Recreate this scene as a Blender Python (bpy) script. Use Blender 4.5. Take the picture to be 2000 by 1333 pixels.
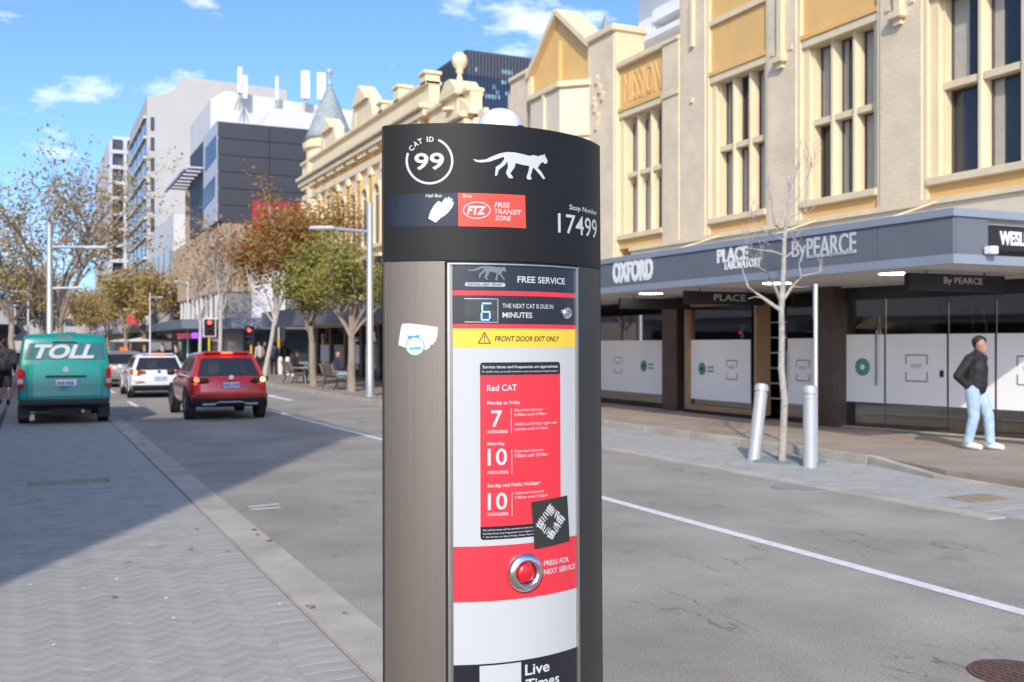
import bpy, bmesh, math, random
from mathutils import Vector, Matrix
from mathutils.geometry import tessellate_polygon
random.seed(7)
for o in list(bpy.data.objects): bpy.data.objects.remove(o)
scene = bpy.context.scene
C = scene.collection
R = math.radians

# ------------------------------------------------------------------ camera
YAW = math.atan(939/2000); SA, CA = math.sin(YAW), math.cos(YAW)
EYE = 1.75; HZ = 672.0
cam = bpy.data.cameras.new('camera'); camo = bpy.data.objects.new('camera', cam); C.objects.link(camo)
camo.location = (0, 0, EYE); camo.rotation_euler = (R(90), 0, -YAW)
cam.sensor_width = 36; cam.lens = 36.0; cam.shift_y = (HZ-666.5)/2000
cam.clip_start = .05; cam.clip_end = 3000
cam.dof.use_dof = True; cam.dof.focus_distance = 2.53; cam.dof.aperture_fstop = 7.0
scene.camera = camo

# ------------------------------------------------------------------ sky, sun, exposure
SUN_EL = R(33); sdir = Vector((-.47*math.cos(SUN_EL)/.9977, -.88*math.cos(SUN_EL)/.9977, math.sin(SUN_EL))).normalized()
w = bpy.data.worlds.new('World'); scene.world = w; w.use_nodes = True
nt = w.node_tree; nt.nodes.clear()
def N(t, **k):
    n = nt.nodes.new(t)
    for a, b in k.items(): setattr(n, a, b)
    return n
sky = N('ShaderNodeTexSky', sky_type='NISHITA', sun_disc=False, sun_elevation=SUN_EL, altitude=0, air_density=.75, dust_density=1.6, ozone_density=7.5)
sky.sun_rotation = math.atan2(sdir.x, sdir.y)
tc = N('ShaderNodeTexCoord'); mp = N('ShaderNodeMapping'); mp.inputs['Scale'].default_value = (1, 1, 2.6); mp.inputs['Location'].default_value = (8.2, .3, 2.4)
nz = N('ShaderNodeTexNoise'); nz.inputs['Scale'].default_value = 6.5; nz.inputs['Detail'].default_value = 9; nz.inputs['Roughness'].default_value = .62
cr = N('ShaderNodeValToRGB'); cr.color_ramp.elements[0].position = .57; cr.color_ramp.elements[1].position = .75
mx = N('ShaderNodeMixRGB'); mx.inputs[2].default_value = (5.6, 5.7, 5.9, 1)
bg = N('ShaderNodeBackground'); bg.inputs['Strength'].default_value = .15
out = N('ShaderNodeOutputWorld')
L = nt.links.new
L(tc.outputs['Generated'], mp.inputs[0]); L(mp.outputs[0], nz.inputs[0]); L(nz.outputs[0], cr.inputs[0])
L(cr.outputs[0], mx.inputs[0]); L(sky.outputs[0], mx.inputs[1]); L(mx.outputs[0], bg.inputs[0]); L(bg.outputs[0], out.inputs[0])
sun = bpy.data.lights.new('sun', 'SUN'); suno = bpy.data.objects.new('sun', sun); C.objects.link(suno)
sun.energy = 2.0; sun.angle = R(.8); sun.color = (1, .92, .80)
suno.rotation_euler = sdir.to_track_quat('Z', 'Y').to_euler(); suno.location = (-20, -30, 40)
scene.view_settings.view_transform = 'Standard'; scene.view_settings.look = 'None'
scene.view_settings.exposure = .88; scene.view_settings.gamma = 1; scene.view_settings.use_curve_mapping = False
scene.render.engine = 'CYCLES'; scene.cycles.use_denoising = True; scene.cycles.max_bounces = 6

# ------------------------------------------------------------------ pixel -> place
def ray(x, y): return Vector(((x-1000)/2000*CA+SA, CA-(x-1000)/2000*SA, (HZ-y)/2000))
def onX(x, y, X):                    # a wall parallel to the street
    r = ray(x, y); t = X/r.x; return Vector((X, r.y*t, EYE+r.z*t))
def onY(x, y, Y):                    # a wall across the street
    r = ray(x, y); t = Y/r.y; return Vector((r.x*t, Y, EYE+r.z*t))
def onG(x, y, z=0):                  # the ground
    r = ray(x, y); t = (z-EYE)/r.z; return Vector((r.x*t, r.y*t, z))

# ------------------------------------------------------------------ materials
MATS = {}
def M(name, col, rough=.6, metal=0, var=.12, scale=6, bump=0, bscale=None, spec=.5, coat=0, emit=0, alpha=1, stretch=None, det=5):
    if name in MATS: return MATS[name]
    m = bpy.data.materials.new(name); m.use_nodes = True; t = m.node_tree; b = t.nodes['Principled BSDF']
    MATS[name] = m
    b.inputs['Roughness'].default_value = rough; b.inputs['Metallic'].default_value = metal
    b.inputs['Specular IOR Level'].default_value = spec; b.inputs['Coat Weight'].default_value = coat
    b.inputs['Base Color'].default_value = (*col, 1); b.inputs['Alpha'].default_value = alpha
    if emit: b.inputs['Emission Color'].default_value = (*col, 1); b.inputs['Emission Strength'].default_value = emit
    tcn = t.nodes.new('ShaderNodeTexCoord'); src = tcn.outputs['Object']
    if stretch:
        mp = t.nodes.new('ShaderNodeMapping'); mp.inputs['Scale'].default_value = stretch; t.links.new(src, mp.inputs[0]); src = mp.outputs[0]
    if var:
        n = t.nodes.new('ShaderNodeTexNoise'); n.inputs['Scale'].default_value = scale; n.inputs['Detail'].default_value = det; n.inputs['Roughness'].default_value = .65
        mr = t.nodes.new('ShaderNodeMapRange'); mr.inputs[1].default_value = .25; mr.inputs[2].default_value = .75
        mr.inputs[3].default_value = 1-var; mr.inputs[4].default_value = 1+var
        h = t.nodes.new('ShaderNodeHueSaturation'); h.inputs['Color'].default_value = (*col, 1)
        t.links.new(src, n.inputs[0]); t.links.new(n.outputs[0], mr.inputs[0]); t.links.new(mr.outputs[0], h.inputs['Value']); t.links.new(h.outputs[0], b.inputs['Base Color'])
    if bump:
        n2 = t.nodes.new('ShaderNodeTexNoise'); n2.inputs['Scale'].default_value = bscale or scale*4; n2.inputs['Detail'].default_value = 4
        bp = t.nodes.new('ShaderNodeBump'); bp.inputs['Strength'].default_value = bump; bp.inputs['Distance'].default_value = .02
        t.links.new(src, n2.inputs[0]); t.links.new(n2.outputs[0], bp.inputs['Height']); t.links.new(bp.outputs[0], b.inputs['Normal'])
    return m
def thin_glass(name, tint, refl=.10):
    m = bpy.data.materials.new(name); m.use_nodes = True; t = m.node_tree; t.nodes.clear()
    o = t.nodes.new('ShaderNodeOutputMaterial'); tr = t.nodes.new('ShaderNodeBsdfTransparent'); tr.inputs[0].default_value = (*tint, 1); gl = t.nodes.new('ShaderNodeBsdfGlossy'); gl.inputs['Roughness'].default_value = .02; gl.inputs[0].default_value = (.95, .97, 1, 1)
    fr_ = t.nodes.new('ShaderNodeFresnel'); fr_.inputs[0].default_value = 1.6; ad = t.nodes.new('ShaderNodeMath'); ad.operation = 'ADD'; ad.inputs[1].default_value = refl; mi = t.nodes.new('ShaderNodeMixShader')
    t.links.new(fr_.outputs[0], ad.inputs[0]); t.links.new(ad.outputs[0], mi.inputs[0]); t.links.new(tr.outputs[0], mi.inputs[1]); t.links.new(gl.outputs[0], mi.inputs[2]); t.links.new(mi.outputs[0], o.inputs[0])
    MATS[name] = m; return m
def piece_tint(m, lo, hi):            # each paver fires a little lighter or darker than its neighbour
    t = m.node_tree; b = t.nodes['Principled BSDF']; src = b.inputs['Base Color'].links[0].from_socket
    oi = t.nodes.new('ShaderNodeObjectInfo'); ge = t.nodes.new('ShaderNodeNewGeometry'); ad = t.nodes.new('ShaderNodeMath'); ad.operation = 'ADD'; fr_ = t.nodes.new('ShaderNodeMath'); fr_.operation = 'FRACT'
    mr = t.nodes.new('ShaderNodeMapRange'); mr.inputs[3].default_value = lo; mr.inputs[4].default_value = hi; hs = t.nodes.new('ShaderNodeHueSaturation')
    t.links.new(oi.outputs['Random'], ad.inputs[0]); t.links.new(ge.outputs['Random Per Island'], ad.inputs[1]); t.links.new(ad.outputs[0], fr_.inputs[0]); t.links.new(fr_.outputs[0], mr.inputs[0])
    t.links.new(src, hs.inputs['Color']); t.links.new(mr.outputs[0], hs.inputs['Value']); t.links.new(hs.outputs[0], b.inputs['Base Color'])
def s2l(r, g, b): return tuple(((c/255+.055)/1.055)**2.4 if c > 10 else c/255/12.92 for c in (r, g, b))

def leaf_mat(name, cols, rough=.6):
    m = bpy.data.materials.new(name); m.use_nodes = True; t = m.node_tree; b = t.nodes['Principled BSDF']
    g = t.nodes.new('ShaderNodeNewGeometry'); r = t.nodes.new('ShaderNodeValToRGB'); r.color_ramp.interpolation = 'LINEAR'
    els = r.color_ramp.elements
    while len(els) < len(cols): els.new(.5)
    for i, c in enumerate(cols): els[i].position = i/(len(cols)-1); els[i].color = (*c, 1)
    t.links.new(g.outputs['Random Per Island'], r.inputs[0]); t.links.new(r.outputs[0], b.inputs['Base Color'])
    b.inputs['Roughness'].default_value = rough; b.inputs['Specular IOR Level'].default_value = .25
    tr = t.nodes.new('ShaderNodeBsdfTranslucent'); mixs = t.nodes.new('ShaderNodeMixShader'); mixs.inputs[0].default_value = .35
    t.links.new(r.outputs[0], tr.inputs[0]); o = t.nodes['Material Output']
    t.links.new(b.outputs[0], mixs.inputs[1]); t.links.new(tr.outputs[0], mixs.inputs[2]); t.links.new(mixs.outputs[0], o.inputs[0])
    return m
def brick_mat(name, c1, c2, mortar, bw=.23, bh=.086, axis='YZ', rough=.8, bump=.4, msize=.012):
    m = bpy.data.materials.new(name); m.use_nodes = True; t = m.node_tree; b = t.nodes['Principled BSDF']; b.inputs['Roughness'].default_value = rough
    tcn = t.nodes.new('ShaderNodeTexCoord'); sp = t.nodes.new('ShaderNodeSeparateXYZ'); cb = t.nodes.new('ShaderNodeCombineXYZ')
    t.links.new(tcn.outputs['Object'], sp.inputs[0])
    t.links.new(sp.outputs['XYZ'.index(axis[0])], cb.inputs[0]); t.links.new(sp.outputs['XYZ'.index(axis[1])], cb.inputs[1])
    br = t.nodes.new('ShaderNodeTexBrick'); br.inputs['Scale'].default_value = 1; br.inputs['Brick Width'].default_value = bw; br.inputs['Row Height'].default_value = bh
    br.inputs['Mortar Size'].default_value = msize; br.inputs['Color1'].default_value = (*c1, 1); br.inputs['Color2'].default_value = (*c2, 1); br.inputs['Mortar'].default_value = (*mortar, 1)
    br.inputs['Mortar Smooth'].default_value = .6
    nn = t.nodes.new('ShaderNodeTexNoise'); nn.inputs['Scale'].default_value = 1.3; nn.inputs['Detail'].default_value = 6
    mr = t.nodes.new('ShaderNodeMapRange'); mr.inputs[1].default_value = .3; mr.inputs[2].default_value = .7; mr.inputs[3].default_value = .88; mr.inputs[4].default_value = 1.08
    hs = t.nodes.new('ShaderNodeHueSaturation')
    t.links.new(tcn.outputs['Object'], nn.inputs[0]); t.links.new(nn.outputs[0], mr.inputs[0]); t.links.new(mr.outputs[0], hs.inputs['Value'])
    t.links.new(cb.outputs[0], br.inputs[0]); t.links.new(br.outputs[0], hs.inputs['Color']); t.links.new(hs.outputs[0], b.inputs['Base Color'])
    bp = t.nodes.new('ShaderNodeBump'); bp.inputs['Strength'].default_value = bump; bp.inputs['Distance'].default_value = .01; bp.invert = True
    t.links.new(br.outputs['Fac'], bp.inputs['Height']); t.links.new(bp.outputs[0], b.inputs['Normal'])
    MATS[name] = m; return m

# ------------------------------------------------------------------ objects
def tag(o, label=None, cat=None, group=None, kind=None):
    if label: o['label'] = label
    if cat: o['category'] = cat
    if group: o['group'] = group
    if kind: o['kind'] = kind
    return o
def empty(name, loc, label, cat, group=None):
    e = bpy.data.objects.new(name, None); C.objects.link(e); e.location = loc; e.empty_display_size = .2
    return tag(e, label, cat, group)
def org(p):
    v = Vector((0, 0, 0))
    while p is not None: v = v+Vector(p.location); p = p.parent
    return v
def copy_tree(o, parent=None):
    c = o.copy(); C.objects.link(c); c.parent = parent
    for ch in o.children: copy_tree(ch, c)
    return c
class MB:
    def __init__(s): s.v = []; s.f = []
    def add(s, vs, fs):
        n = len(s.v); s.v += [tuple(v) for v in vs]; s.f += [tuple(i+n for i in f) for f in fs]; return s
    def box(s, x0, x1, y0, y1, z0, z1):
        x0, x1 = min(x0, x1), max(x0, x1); y0, y1 = min(y0, y1), max(y0, y1); z0, z1 = min(z0, z1), max(z0, z1)
        return s.add([(x0,y0,z0),(x1,y0,z0),(x1,y1,z0),(x0,y1,z0),(x0,y0,z1),(x1,y0,z1),(x1,y1,z1),(x0,y1,z1)],
                     [(0,3,2,1),(4,5,6,7),(0,1,5,4),(1,2,6,5),(2,3,7,6),(3,0,4,7)])
    def obox(s, c, ax, ay, az):      # oriented box, half-axes
        c, ax, ay, az = map(Vector, (c, ax, ay, az)); vs = []
        for k in (-1, 1):
            for a, b in ((-1,-1),(1,-1),(1,1),(-1,1)): vs.append(c+ax*a+ay*b+az*k)
        return s.add(vs, [(0,3,2,1),(4,5,6,7),(0,1,5,4),(1,2,6,5),(2,3,7,6),(3,0,4,7)])
    def prism(s, poly, d):           # planar polygon (3D points) pushed by vector d
        d = Vector(d); P = [Vector(p) for p in poly]; n = len(P)
        tri = tessellate_polygon([P]); vs = P+[p+d for p in P]
        fs = [tuple(t) for t in tri]+[tuple(i+n for i in reversed(t)) for t in tri]+[(i, (i+1) % n, (i+1) % n+n, i+n) for i in range(n)]
        return s.add(vs, fs)
    def tube(s, pts, rad, n=8, cap=True):
        pts = [Vector(p) for p in pts]; rad = rad if hasattr(rad, '__len__') else [rad]*len(pts); vs = []; fs = []
        for i, p in enumerate(pts):
            t = (pts[min(i+1, len(pts)-1)]-pts[max(i-1, 0)]).normalized()
            a = t.orthogonal().normalized() if abs(t.z) < .95 else t.cross(Vector((0, 1, 0))).normalized()
            b = t.cross(a)
            for k in range(n): q = 2*math.pi*k/n; vs.append(p+(a*math.cos(q)+b*math.sin(q))*rad[i])
        for i in range(len(pts)-1):
            if i:                     # keep rings aligned
                pass
            for k in range(n): fs.append((i*n+k, i*n+(k+1) % n, (i+1)*n+(k+1) % n, (i+1)*n+k))
        if cap: fs += [tuple(reversed(range(n))), tuple(range((len(pts)-1)*n, len(pts)*n))]
        return s.add(vs, fs)
    def lathe(s, prof, c=(0,0,0), n=24, axis='Z', a0=0, a1=2*math.pi):
        c = Vector(c); vs = []; fs = []; full = abs(a1-a0-2*math.pi) < 1e-6; m = n if full else n+1
        for r, h in prof:
            for k in range(m):
                q = a0+(a1-a0)*k/n; x, y = r*math.cos(q), r*math.sin(q)
                vs.append(c+Vector({'Z': (x, y, h), 'X': (h, x, y), 'Y': (x, h, y)}[axis]))
        for i in range(len(prof)-1):
            for k in range(n): k2 = (k+1) % m; fs.append((i*m+k, i*m+k2, (i+1)*m+k2, (i+1)*m+k))
        if prof[0][0] > 1e-6 and full: fs.append(tuple(reversed(range(m))))
        if prof[-1][0] > 1e-6 and full: fs.append(tuple(range((len(prof)-1)*m, len(prof)*m)))
        return s.add(vs, fs)
    def build(s, name, mat, parent=None, smooth=False, bevel=0, kind=None, label=None, cat=None, group=None, fix=True):
        me = bpy.data.meshes.new(name); o0 = org(parent)
        me.from_pydata([tuple(Vector(v)-o0) for v in s.v], [], s.f)
        bm = bmesh.new(); bm.from_mesh(me)
        if fix: bmesh.ops.remove_doubles(bm, verts=bm.verts, dist=1e-5); bmesh.ops.recalc_face_normals(bm, faces=bm.faces)
        if bevel: bmesh.ops.bevel(bm, geom=[e for e in bm.edges if len(e.link_faces) == 2 and e.calc_face_angle(0) > .6], offset=bevel, segments=2, affect='EDGES', clamp_overlap=True)
        bm.to_mesh(me); bm.free()
        if smooth:
            for p in me.polygons: p.use_smooth = True
            if smooth != 'all':
                try: me.set_sharp_from_angle(angle=R(40))
                except Exception: pass
        if mat: me.materials.append(mat)
        o = bpy.data.objects.new(name, me); C.objects.link(o); o.parent = parent
        return tag(o, label, cat, group, kind)
def box(name, mat, parent, x0, x1, y0, y1, z0, z1, **k): return MB().box(x0, x1, y0, y1, z0, z1).build(name, mat, parent, **k)
def share(src, loc, parent, rot=None):       # another piece with the same mesh, moved
    o = bpy.data.objects.new(src.name.split('.')[0], src.data); C.objects.link(o); o.parent = parent; o.location = Vector(src.location)+Vector(loc)
    if rot is not None: o.rotation_euler = rot
    return o
_txt = {}
def text2d(s, shear=0, bold=.012):   # outline of a line of writing as flat 2D triangles, box 0..1 x 0..1
    key = (s, shear, bold)
    if key in _txt: return _txt[key]
    cu = bpy.data.curves.new('t', 'FONT'); cu.body = s; cu.size = 1; cu.shear = shear; cu.offset = bold; cu.resolution_u = 3
    o = bpy.data.objects.new('t', cu); C.objects.link(o); dg = bpy.context.evaluated_depsgraph_get(); dg.update()
    me = bpy.data.meshes.new_from_object(o.evaluated_get(dg)); vs = [v.co.copy() for v in me.vertices]; fs = [tuple(p.vertices) for p in me.polygons]
    bpy.data.objects.remove(o); bpy.data.curves.remove(cu); bpy.data.meshes.remove(me)
    x0, x1 = min(v.x for v in vs), max(v.x for v in vs); y0, y1 = min(v.y for v in vs), max(v.y for v in vs)
    r = ([((v.x-x0)/(x1-x0), (v.y-y0)/(y1-y0)) for v in vs], fs); _txt[key] = r; return r
def sign_text(name, s, mat, parent, p0, right, up, depth=.01, shear=0, bold=.012, **k):   # raised letters on a flat board
    p0, right, up = Vector(p0), Vector(right), Vector(up); n = right.cross(up).normalized()
    vs, fs = text2d(s, shear, bold); m = MB(); nv = len(vs)
    P = [p0+right*a+up*b for a, b in vs]
    edges = {}
    for f in fs:
        for i in range(len(f)): e = (f[i], f[(i+1) % len(f)]); edges[tuple(sorted(e))] = None if tuple(sorted(e)) in edges else e
    side = [(e[0], e[1], e[1]+nv, e[0]+nv) for e in edges.values() if e]
    m.add(P+[p+n*depth for p in P], [tuple(reversed(f)) for f in fs]+[tuple(i+nv for i in f) for f in fs]+side)
    return m.build(name, mat, parent, fix=False, **k)

# ================================================================== the ground
def speckle(name, c1, c2, scale, big, rough=.85, bump=.25, crack=0):
    m = bpy.data.materials.new(name); m.use_nodes = True; t = m.node_tree; b = t.nodes['Principled BSDF']; b.inputs['Roughness'].default_value = rough
    b.inputs['Specular IOR Level'].default_value = .3
    tcn = t.nodes.new('ShaderNodeTexCoord')
    n1 = t.nodes.new('ShaderNodeTexNoise'); n1.inputs['Scale'].default_value = scale; n1.inputs['Detail'].default_value = 3; n1.inputs['Roughness'].default_value = .8
    n2 = t.nodes.new('ShaderNodeTexNoise'); n2.inputs['Scale'].default_value = big; n2.inputs['Detail'].default_value = 7; n2.inputs['Roughness'].default_value = .6
    r1 = t.nodes.new('ShaderNodeValToRGB'); r1.color_ramp.elements[0].position = .33; r1.color_ramp.elements[1].position = .67
    r1.color_ramp.elements[0].color = (*c1, 1); r1.color_ramp.elements[1].color = (*c2, 1)
    mr = t.nodes.new('ShaderNodeMapRange'); mr.inputs[1].default_value = .3; mr.inputs[2].default_value = .7; mr.inputs[3].default_value = .76; mr.inputs[4].default_value = 1.16
    hs = t.nodes.new('ShaderNodeHueSaturation')
    for n in (n1, n2): t.links.new(tcn.outputs['Object'], n.inputs[0])
    t.links.new(n1.outputs[0], r1.inputs[0]); t.links.new(n2.outputs[0], mr.inputs[0]); t.links.new(r1.outputs[0], hs.inputs['Color']); t.links.new(mr.outputs[0], hs.inputs['Value'])
    last = hs.outputs[0]
    if crack:                          # thin tar-dark cracks and marks along the lane
        mpn = t.nodes.new('ShaderNodeMapping'); mpn.inputs['Scale'].default_value = (1.0, .22, 1); nw = t.nodes.new('ShaderNodeTexNoise'); nw.inputs['Scale'].default_value = 2.2; nw.inputs['Detail'].default_value = 8
        mr2 = t.nodes.new('ShaderNodeMapRange'); ab = t.nodes.new('ShaderNodeMath'); ab.operation = 'SUBTRACT'; ab.inputs[1].default_value = .5; ab2 = t.nodes.new('ShaderNodeMath'); ab2.operation = 'ABSOLUTE'
        mr2.inputs[1].default_value = 0; mr2.inputs[2].default_value = .006; mr2.inputs[3].default_value = crack; mr2.inputs[4].default_value = 0
        n3 = t.nodes.new('ShaderNodeTexNoise'); n3.inputs['Scale'].default_value = .8; mu = t.nodes.new('ShaderNodeMath'); mu.operation = 'MULTIPLY'
        mr3 = t.nodes.new('ShaderNodeMapRange'); mr3.inputs[1].default_value = .5; mr3.inputs[2].default_value = .62
        mx = t.nodes.new('ShaderNodeMixRGB'); mx.inputs[2].default_value = (.055, .05, .05, 1)
        t.links.new(tcn.outputs['Object'], mpn.inputs[0]); t.links.new(mpn.outputs[0], nw.inputs[0]); t.links.new(nw.outputs[0], ab.inputs[0]); t.links.new(ab.outputs[0], ab2.inputs[0]); t.links.new(ab2.outputs[0], mr2.inputs[0])
        t.links.new(tcn.outputs['Object'], n3.inputs[0]); t.links.new(n3.outputs[0], mr3.inputs[0]); t.links.new(mr2.outputs[0], mu.inputs[0]); t.links.new(mr3.outputs[0], mu.inputs[1])
        t.links.new(mu.outputs[0], mx.inputs[0]); t.links.new(last, mx.inputs[1]); last = mx.outputs[0]
    if crack:                          # oil drips and polished wheel tracks
        sp_ = t.nodes.new('ShaderNodeTexNoise'); sp_.inputs['Scale'].default_value = 1.7; sp_.inputs['Detail'].default_value = 5; mr4 = t.nodes.new('ShaderNodeMapRange'); mr4.inputs[1].default_value = .63; mr4.inputs[2].default_value = .74; mr4.inputs[3].default_value = 0; mr4.inputs[4].default_value = .28
        wv = t.nodes.new('ShaderNodeTexWave'); wv.inputs['Scale'].default_value = .17; wv.inputs['Distortion'].default_value = 1.2; wv.inputs['Detail'].default_value = 3; mr5 = t.nodes.new('ShaderNodeMapRange'); mr5.inputs[3].default_value = 0; mr5.inputs[4].default_value = .11; ad5 = t.nodes.new('ShaderNodeMath'); ad5.operation = 'ADD'; mx5 = t.nodes.new('ShaderNodeMixRGB'); mx5.inputs[2].default_value = (.09, .08, .075, 1)
        t.links.new(tcn.outputs['Object'], sp_.inputs[0]); t.links.new(sp_.outputs[0], mr4.inputs[0]); t.links.new(tcn.outputs['Object'], wv.inputs[0]); t.links.new(wv.outputs['Fac'], mr5.inputs[0]); t.links.new(mr4.outputs[0], ad5.inputs[0]); t.links.new(mr5.outputs[0], ad5.inputs[1]); t.links.new(ad5.outputs[0], mx5.inputs[0]); t.links.new(last, mx5.inputs[1]); last = mx5.outputs[0]
    t.links.new(last, b.inputs['Base Color'])
    bp = t.nodes.new('ShaderNodeBump'); bp.inputs['Strength'].default_value = bump; bp.inputs['Distance'].default_value = .01
    t.links.new(n1.outputs[0], bp.inputs['Height']); t.links.new(bp.outputs[0], b.inputs['Normal'])
    MATS[name] = m; return m
asphalt = speckle('asphalt', (.215, .192, .160), (.48, .435, .37), 70, .7, crack=.75)
concrete = speckle('kerb_concrete', (.33, .295, .245), (.56, .51, .43), 90, 1.5)
footpath_m = speckle('footpath_aggregate', (.23, .18, .14), (.44, .36, .29), 60, .8)
paver_m = M('paver', (.37, .355, .315), .8, var=.22, scale=3.5, bump=.15, bscale=60)
paver_m2 = M('paver_bay', (.37, .355, .325), .8, var=.2, scale=3, bump=.15, bscale=60)
piece_tint(paver_m, .95, 1.05); piece_tint(paver_m2, .93, 1.07)
joint_m = M('joint_sand', (.23, .215, .17), .95, var=.3, scale=30)
white_paint = M('road_paint', (.70, .69, .66), .75, var=.22, scale=9, bump=.15, det=8)
g = MB().box(-900, 900, -700, 1800, -.5, 0).build('road', asphalt, kind='structure')
FK = 1.60; KR = 1.93        # flush kerb left/right edge
PX0 = -.62                  # left edge of the paved bay
bay = MB().box(PX0, FK, -6, 60, -.04, .004).build('paved_bay', joint_m, kind='structure')
MB().box(1.12, 1.285, 2, 17.0, .004, .0125).build('edge_infill', paver_m, parent=bay); MB().box(PX0+.02, PX0+.2, 2, 17.0, .004, .0125).build('edge_infill', paver_m, parent=bay)
far_bay = MB().box(PX0+.05, FK-.02, 17.0, 60, .004, .016).build('far_paving', paver_m, parent=bay)
MB().box(FK, KR, -6, 60, -.05, .022).build('flush_kerb', concrete, kind='structure', bevel=.008)
# herringbone pavers at 45 degrees, laid one by one
random.seed(3)
PL, PW, PT = .230, .115, .012
def paver_mesh(name, l, wd, t=.05, b=.0022):
    m = MB().box(-l/2+.0015, l/2-.0015, -wd/2+.0015, wd/2-.0015, -t, 0); o = m.build(name, paver_m, bevel=b); me = o.data; bpy.data.objects.remove(o); return me
pm = paver_mesh('paver', PL, PW); pmh = paver_mesh('header_paver', .30, .15)
def herring(x0, x1, y0, y1):
    res = []; c, s = math.cos(R(45)), math.sin(R(45)); u = PW; n = int((max(abs(x0), abs(x1))+y1+4)/u)
    cx, cy = (x0+x1)/2, (y0+y1)/2; n = int((x1-x0+y1-y0)/u)+6
    for i in range(-n, n):
        for j in range(-n, n):
            k = (i-j) % 4
            if k == 0: px, py, rot = (i+1)*u, (j+.5)*u, 0
            elif k == 3: px, py, rot = (i+.5)*u, (j+1)*u, 90
            else: continue
            X, Y = cx+px*c-py*s, cy+px*s+py*c
            if x0+.07 < X < x1-.07 and y0 < Y < y1: res.append((X, Y, rot+45))
    return res
def lay(pieces, mesh, parent, name, z0=.016, limit=300, jitter=.0008):
    pieces = sorted(pieces, key=lambda p: p[0]*SA+p[1]*CA)
    rest = MB(); bmv = [v.co.copy() for v in mesh.vertices]; bmf = [tuple(p.vertices) for p in mesh.polygons]
    for i, (X, Y, a) in enumerate(pieces):
        z = z0+random.uniform(-jitter, jitter); a = R(a+random.uniform(-.5, .5))
        if i < limit:
            o = bpy.data.objects.new(name, mesh); C.objects.link(o); o.parent = parent; o.location = (X, Y, z)
            o.rotation_euler = (random.uniform(-.006, .006), random.uniform(-.006, .006), a)
        else:
            q = Matrix.Translation((X, Y, z)) @ Matrix.Rotation(a, 4, 'Z'); rest.add([q @ v for v in bmv], bmf)
    if rest.v: rest.build(name, mesh.materials[0], parent, kind='stuff', fix=False)
vis = [p for p in herring(PX0, 1.27, 3.8, 17.0) if (p[0]*CA-p[1]*SA)/(p[0]*SA+p[1]*CA) > -.56]
lay(vis, pm, bay, 'paver')
hd = []
yy = 3.0
while yy < 17: hd.append((1.435, yy, 0)); yy += .15
lay(hd, pmh, bay, 'edge_paver')
# left footpath with kerb
fl = MB().box(-4.2, PX0-.15, -6, 160, -.1, .12).build('footpath_left', footpath_m, kind='structure')
for k in range(34): MB().box(PX0-.15, PX0, 4+k*1.5+.006, 4+(k+1)*1.5-.006, -.1, .135).build('kerb_stone', concrete, fl, bevel=.015)
# right side: parking bay, footpath, kerbs
RB0, RB1, RE = 8.76, 10.93, 24.5
MB().box(RB0-.16, RB0+.10, 7.2, RE, -.05, .012).build('bay_edge_strip', concrete, kind='structure')
rb = MB().box(RB0+.10, RB1, 2, RE, -.05, .004).build('parking_bay', joint_m, kind='structure')
MB().box(RB0+.12, RB1-.02, 14.6, RE, .004, .016).build('far_paving', paver_m2, parent=rb)
MB().box(RB0+.105, RB1-.01, 2.2, 14.59, .004, .0125).build('edge_infill', paver_m2, parent=rb)
pm2 = paver_mesh('bay_paver', .30, .19); pm2.materials.clear(); pm2.materials.append(paver_m2)
pcs = []; row = 0; yy = 7.6
while yy < 14.6:
    xx = RB0+.25+(row % 2)*.15
    while xx < RB1-.12: pcs.append((xx, yy, 0)); xx += .30
    yy += .19; row += 1
lay(pcs, pm2, rb, 'bay_paver')
fr = MB()
fr.prism([(RB1+.15, 11.2, -.1), (RB1+.15, RE, -.1), (8.95, RE+.8, -.1), (8.95, 70, -.1), (15.6, 70, -.1), (15.6, -12, -.1), (10.7, -12, -.1), (10.7, 9.6, -.1)], (0, 0, .22))
fr = fr.build('footpath_right', footpath_m, kind='structure')
def kerb(p, q, h0, h1, wd=.15):
    p, q = Vector(p), Vector(q); d = (q-p).normalized(); n = Vector((-d.y, d.x, 0))*-wd; p = p+d*.006; q = q-d*.006; z = Vector((0, 0, 1))
    vs = [p-z*.1, q-z*.1, q+n-z*.1, p+n-z*.1, p+z*h0, q+z*h1, q+n+z*h1, p+n+z*h0]
    return MB().add(vs, [(0,3,2,1),(4,5,6,7),(0,1,5,4),(1,2,6,5),(2,3,7,6),(3,0,4,7)]).build('kerb_stone', concrete, fr, bevel=.012)
k0 = 11.2
for k in range(9): kerb((RB1, k0+k*1.48, 0), (RB1, k0+(k+1)*1.48, 0), .133, .133)
kerb((10.5, 9.6, 0), (RB1, 11.2, 0), .06, .133)
for k in range(5): kerb((10.5, 9.6-(k+1)*1.6, 0), (10.5, 9.6-k*1.6, 0), .03, .03+.03*(k == 0))
kerb((RB1, k0+9*1.48, 0), (8.80, RE+.8, 0), .133, .133)
for k in range(28): kerb((8.80, RE+.8+k*1.6, 0), (8.80, RE+.8+(k+1)*1.6, 0), .133, .133)
# beyond the crossing
MB().box(8.8, 15.6, 80, 260, -.1, .13).build('far_footpath_right', footpath_m, kind='structure')
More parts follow.
